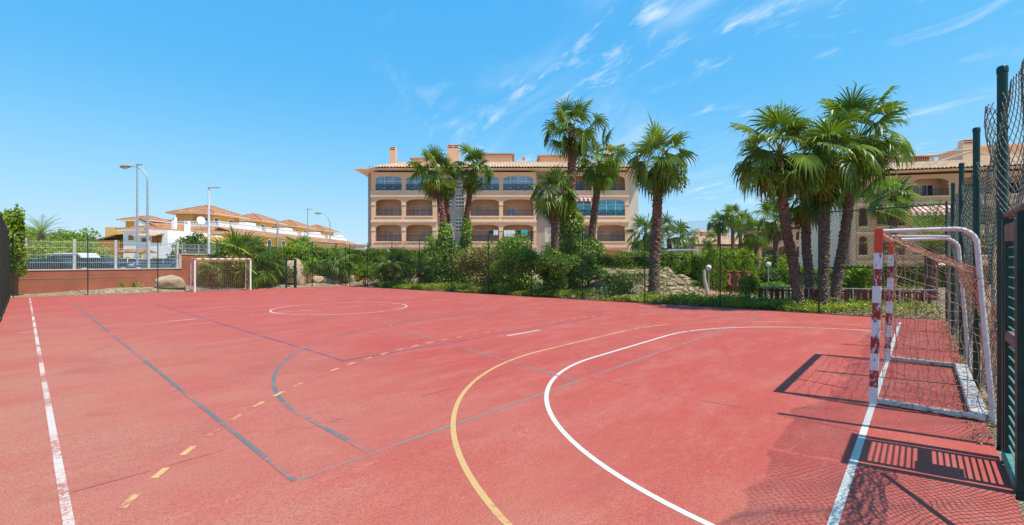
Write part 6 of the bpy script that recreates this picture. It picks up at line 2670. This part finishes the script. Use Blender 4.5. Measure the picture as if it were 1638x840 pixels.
def lamp_flat(label, px, d, y_top, arm, side_, mat, r=.07, z_up=0):
    p = W(px, d)
    z0 = tz(p.x, p.y) - .05
    zt = EYE - (y_top - HZ) / F_PX * d - z0
    t = thing("street_lamp", label, "street lamp", (p.x, p.y, z0), -YAW, "street lamps")
    mb = MB()
    mb.tube([(0, 0, 0), (0, 0, zt * .5), (0, 0, zt)], [r, r * .85, r * .6], 10)
    mb.build("pole", mat, t, smooth=True)
    mb = MB()
    mb.tube([(0, 0, 0), (0, 0, .8)], r * 1.35, 10)
    mb.build("base", mat, t, smooth=True)
    mb = MB()
    x0, x1 = (0, side_ * arm)
    mb.box(min(x0, x1) - .06, max(x0, x1), -.11, .11, zt + .0, zt + .09)
    o = mb.build("lamp_head", M['lamp_grey'], t, bevel=.02)
    mb = MB()
    mb.box(min(x0, x1) * .9 + .06 * (side_ < 0), max(x0, x1) * .9, -.08, .08, zt - .02, zt - .002)
    mb.build("lens", M['globe'], o)


lamp_curved("tall street lamp with a curved arm and tan head over the railing", 236, 38, 290, 1.35, M['lamp_head'], .11, -1, 1.28)
lamp_flat("slim straight street lamp with a short flat head beside the tall curved lamp", 219.5, 42, 264, .45, 1, M['lamp_grey'], .10)
lamp_flat("pale thick lamp post with a long flat arm before the ochre houses", 334, 46, 301, 1.1, 1, M['lamp_white'], .14)
lamp_flat("slim lamp post with a tiny flat head beside the smaller curved lamp", 492, 70, 335, .75, 1, M['lamp_grey'], .11)
lamp_curved("smaller curved street lamp near the apartment building", 528, 64, 362, 1.2, M['lamp_head'], .11, -1, 1.9)
p = W(444, 37)
t = thing("metal_post", "bare grey metal post without a lamp before the low fan palms", "post", (p.x, p.y, tz(p.x, p.y) - .1))
mb = MB()
mb.tube([(0, 0, 0), (0, 0, EYE - (353 - HZ) / F_PX * 37 - tz(p.x, p.y))], .065, 10)
mb.build("pole", M['lamp_grey'], t, smooth=True)
mb = MB()
mb.box(-.12, .12, -.12, .12, .0, .12)
mb.build("base_plate", M['lamp_grey'], t)

# ------------------------------------------------------------------ garden at the right
def globe_lamp(label, px, d, y, R=.165):
    p = W(px, d, y)
    z0 = tz(p.x, p.y) - .05
    t = thing("globe_lamp", label, "garden lamp", (p.x, p.y, z0), group="globe lamps of the garden")
    h = p.z - z0
    mb = MB()
    mb.tube([(0, 0, 0), (0, 0, h - R * .9)], .03, 8)
    mb.build("pole", M['lamp_grey'], t, smooth=True)
    mb = MB()
    mb.lathe((0, 0, h - R), [(.05, -.05), (.08, 0), (.07, .05)], 10)
    mb.build("collar", M['lamp_grey'], t, smooth=True)
    mb = MB()
    mb.lathe((0, 0, h), [(R * math.sin(math.pi * k / 10) + .0005, -R * math.cos(math.pi * k / 10)) for k in range(11)], 16)
    mb.build("globe", M['globe'], t, smooth=True)


globe_lamp("globe lamp beside the bleached leaning log", 1133.5, 20.5, 428, .125)
globe_lamp("globe lamp before the dark hedge beside the palm cluster", 1229, 26, 423, .15)
globe_lamp("globe lamp above the small yellow conifers", 1183, 30, 422, .15)
globe_lamp("smallest far globe lamp above the tallest yellow conifer", 1200, 38, 419, .15)

a, b, c = W(1135, 19.6, 478), W(1127, 19.9, 450), W(1126, 20.0, 434)
mb = MB()
mb.tube([Vector((0, 0, -.15)), b - a, c - a], [.10, .08, .07], 9)
lg = mb.build("leaning_log", M['log'], None, smooth=True)
lg.location = (a.x, a.y, tz(a.x, a.y))
tag(lg, "bleached broken log leaning at the edge of the rubble slope", "log")

# pink path going up between balustrade and slope
mb = MB()
pp = [(1170, 17.6), (1160, 20), (1146, 23.5), (1142, 27), (1148, 32)]
V = []
for px, d in pp:
    for s in (-1, 1):
        q = W(px, d)
        q = q + Vector((FY, -FX, 0)) * (s * .85)
        V.append((q.x, q.y, tz(q.x, q.y) + .04))
mb.add(V, [(2 * i, 2 * i + 1, 2 * i + 3, 2 * i + 2) for i in range(len(pp) - 1)])
tag(mb.build("garden_path", M['path']), kind="structure")

# brick and red baluster wall
p, q = W(1149, 23.2), W(1194, 21.6)
L = (q - p).length
bw = thing("balustrade_wall", "brick wall with a dark red balustrade along the garden path", "balustrade", (p.x, p.y, tz(p.x, p.y)), math.atan2(q.y - p.y, q.x - p.x))
mb = MB()
mb.box(0, L, -.1, .1, -.4, .35)
mb.build("base_wall", M['brick'], bw)
mb = MB()
mb.box(0, L, -.12, .12, .352, .42)
mb.build("coping", M['coping'], bw)
for k in range(4):
    x = L * k / 3
    mb = MB()
    mb.box(x - .12, x + .12, -.12, .12, -.3, 1.02)
    mb.box(x - .14, x + .14, -.14, .14, 1.022, 1.08)
    mb.build("pier", M['brick'], bw)
for k in range(3):
    mb = MB()
    x0, x1 = L * k / 3 + .18, L * (k + 1) / 3 - .18
    mb.box(x0, x1, -.05, .05, .95, 1.03)
    n = int((x1 - x0) / .17)
    for i in range(n):
        x = x0 + (x1 - x0) * (i + .5) / n
        mb.lathe((x, 0, .421), [(.028, 0), (.045, .15), (.022, .3), (.03, .528)], 6)
    mb.build("baluster_panel", M['dk_red'], bw)

# low concrete kerb wall, grey pipe rail and dark red pickets behind the cluster of palms
p, q = W(1212, 17.6), W(1500, 15.8)
L = (q - p).length
zf = -.18
pk = thing("picket_fence", "low dark red picket fence with a grey top pipe behind the palm cluster", "fence", (p.x, p.y, zf), math.atan2(q.y - p.y, q.x - p.x))
mb = MB()
mb.box(0, L, -.12, .12, -.3, .16)
mb.build("kerb_wall", M['concrete'], pk)
mb = MB()
mb.tube([(0, -.05, .80), (L, -.05, .80)], .026, 8)
mb.build("top_pipe", M['old_pipe'], pk, smooth=True)
for z in (.26, .66):
    mb = MB()
    mb.box(0, L, .02, .06, z, z + .06)
    mb.build("rail", M['dk_red'], pk)
n = int(L / .19)
for k in range(n):
    x = .1 + k * .19
    mb = MB()
    wv = .055 if k % 3 else .08
    mb.prism([(x - wv, .165), (x + wv, .165), (x + wv, .72), (x, .78), (x - wv, .72)], -.02, .018)
    mb.build("picket", M['dk_red'], pk)
for k in range(8):
    x = .3 + k * L / 8
    mb = MB()
    mb.box(x - .014, x + .014, -.075, -.047, .162, .77)
    mb.build("post", M['white_metal'], pk)

# pergola frame behind the hedge
p = W(1069, 33, z=0)
z0 = tz(p.x, p.y)
pg = thing("pergola", "thin white pergola frame behind the clipped hedge", "pergola", (p.x, p.y, z0), -YAW)
wx = 47 / F_PX * 33
zt = EYE - (399.5 - HZ) / F_PX * 33 - z0
for x, y in ((0, 0), (wx, 0), (-.6, 2.6), (wx - .6, 2.6)):
    mb = MB()
    mb.box(x - .04, x + .04, y - .04, y + .04, 0, zt - .05)
    mb.build("post", M['white_metal'], pg)
for a, b in (((-.05, 0, zt), (wx + .05, 0, zt)), ((-.65, 2.6, zt), (wx - .55, 2.6, zt)), ((0, .05, zt), (-.6, 2.55, zt)), ((wx, .05, zt), (wx - .6, 2.55, zt))):
    mb = MB()
    mb.bar(a, b, .08, .1)
    mb.build("beam", M['white_metal'], pg)


# loose pebbles on the gravel strip and along the court's edge
rng = np.random.default_rng(64)
n = 5200
X = rng.uniform(-.3, 24, n)
Y = 33.5 + 2.3 * rng.uniform(0, 1, n) ** 1.4
k = rng.uniform(.015, .06, n) * np.where(rng.uniform(0, 1, n) < .06, 2.0, 1)
oct_ = np.array([(1, 0, 0), (0, 1, 0), (-1, 0, 0), (0, -1, 0), (0, 0, .7), (0, 0, -.7)], float)
P = np.stack([X, Y, terrain(X, Y) + .03], -1)
ang = rng.uniform(0, 6.283, n)
R2 = np.stack([np.stack([np.cos(ang), -np.sin(ang)], -1), np.stack([np.sin(ang), np.cos(ang)], -1)], 1)
o3 = np.tile(oct_, (n, 1, 1)) * rng.uniform(.7, 1.3, (n, 6, 1))
o3[:, :, :2] = np.einsum('nij,nkj->nki', R2, o3[:, :, :2])
V = (P[:, None] + o3 * k[:, None, None]).reshape(-1, 3)
f8 = np.array([(0, 1, 4), (1, 2, 4), (2, 3, 4), (3, 0, 4), (1, 0, 5), (2, 1, 5), (3, 2, 5), (0, 3, 5)])
T = (np.arange(n)[:, None, None] * 6 + f8[None]).reshape(-1, 3)
tag(np_mesh("pebbles", V, None, M['rock_p'], None, None, tris=T), kind="stuff")
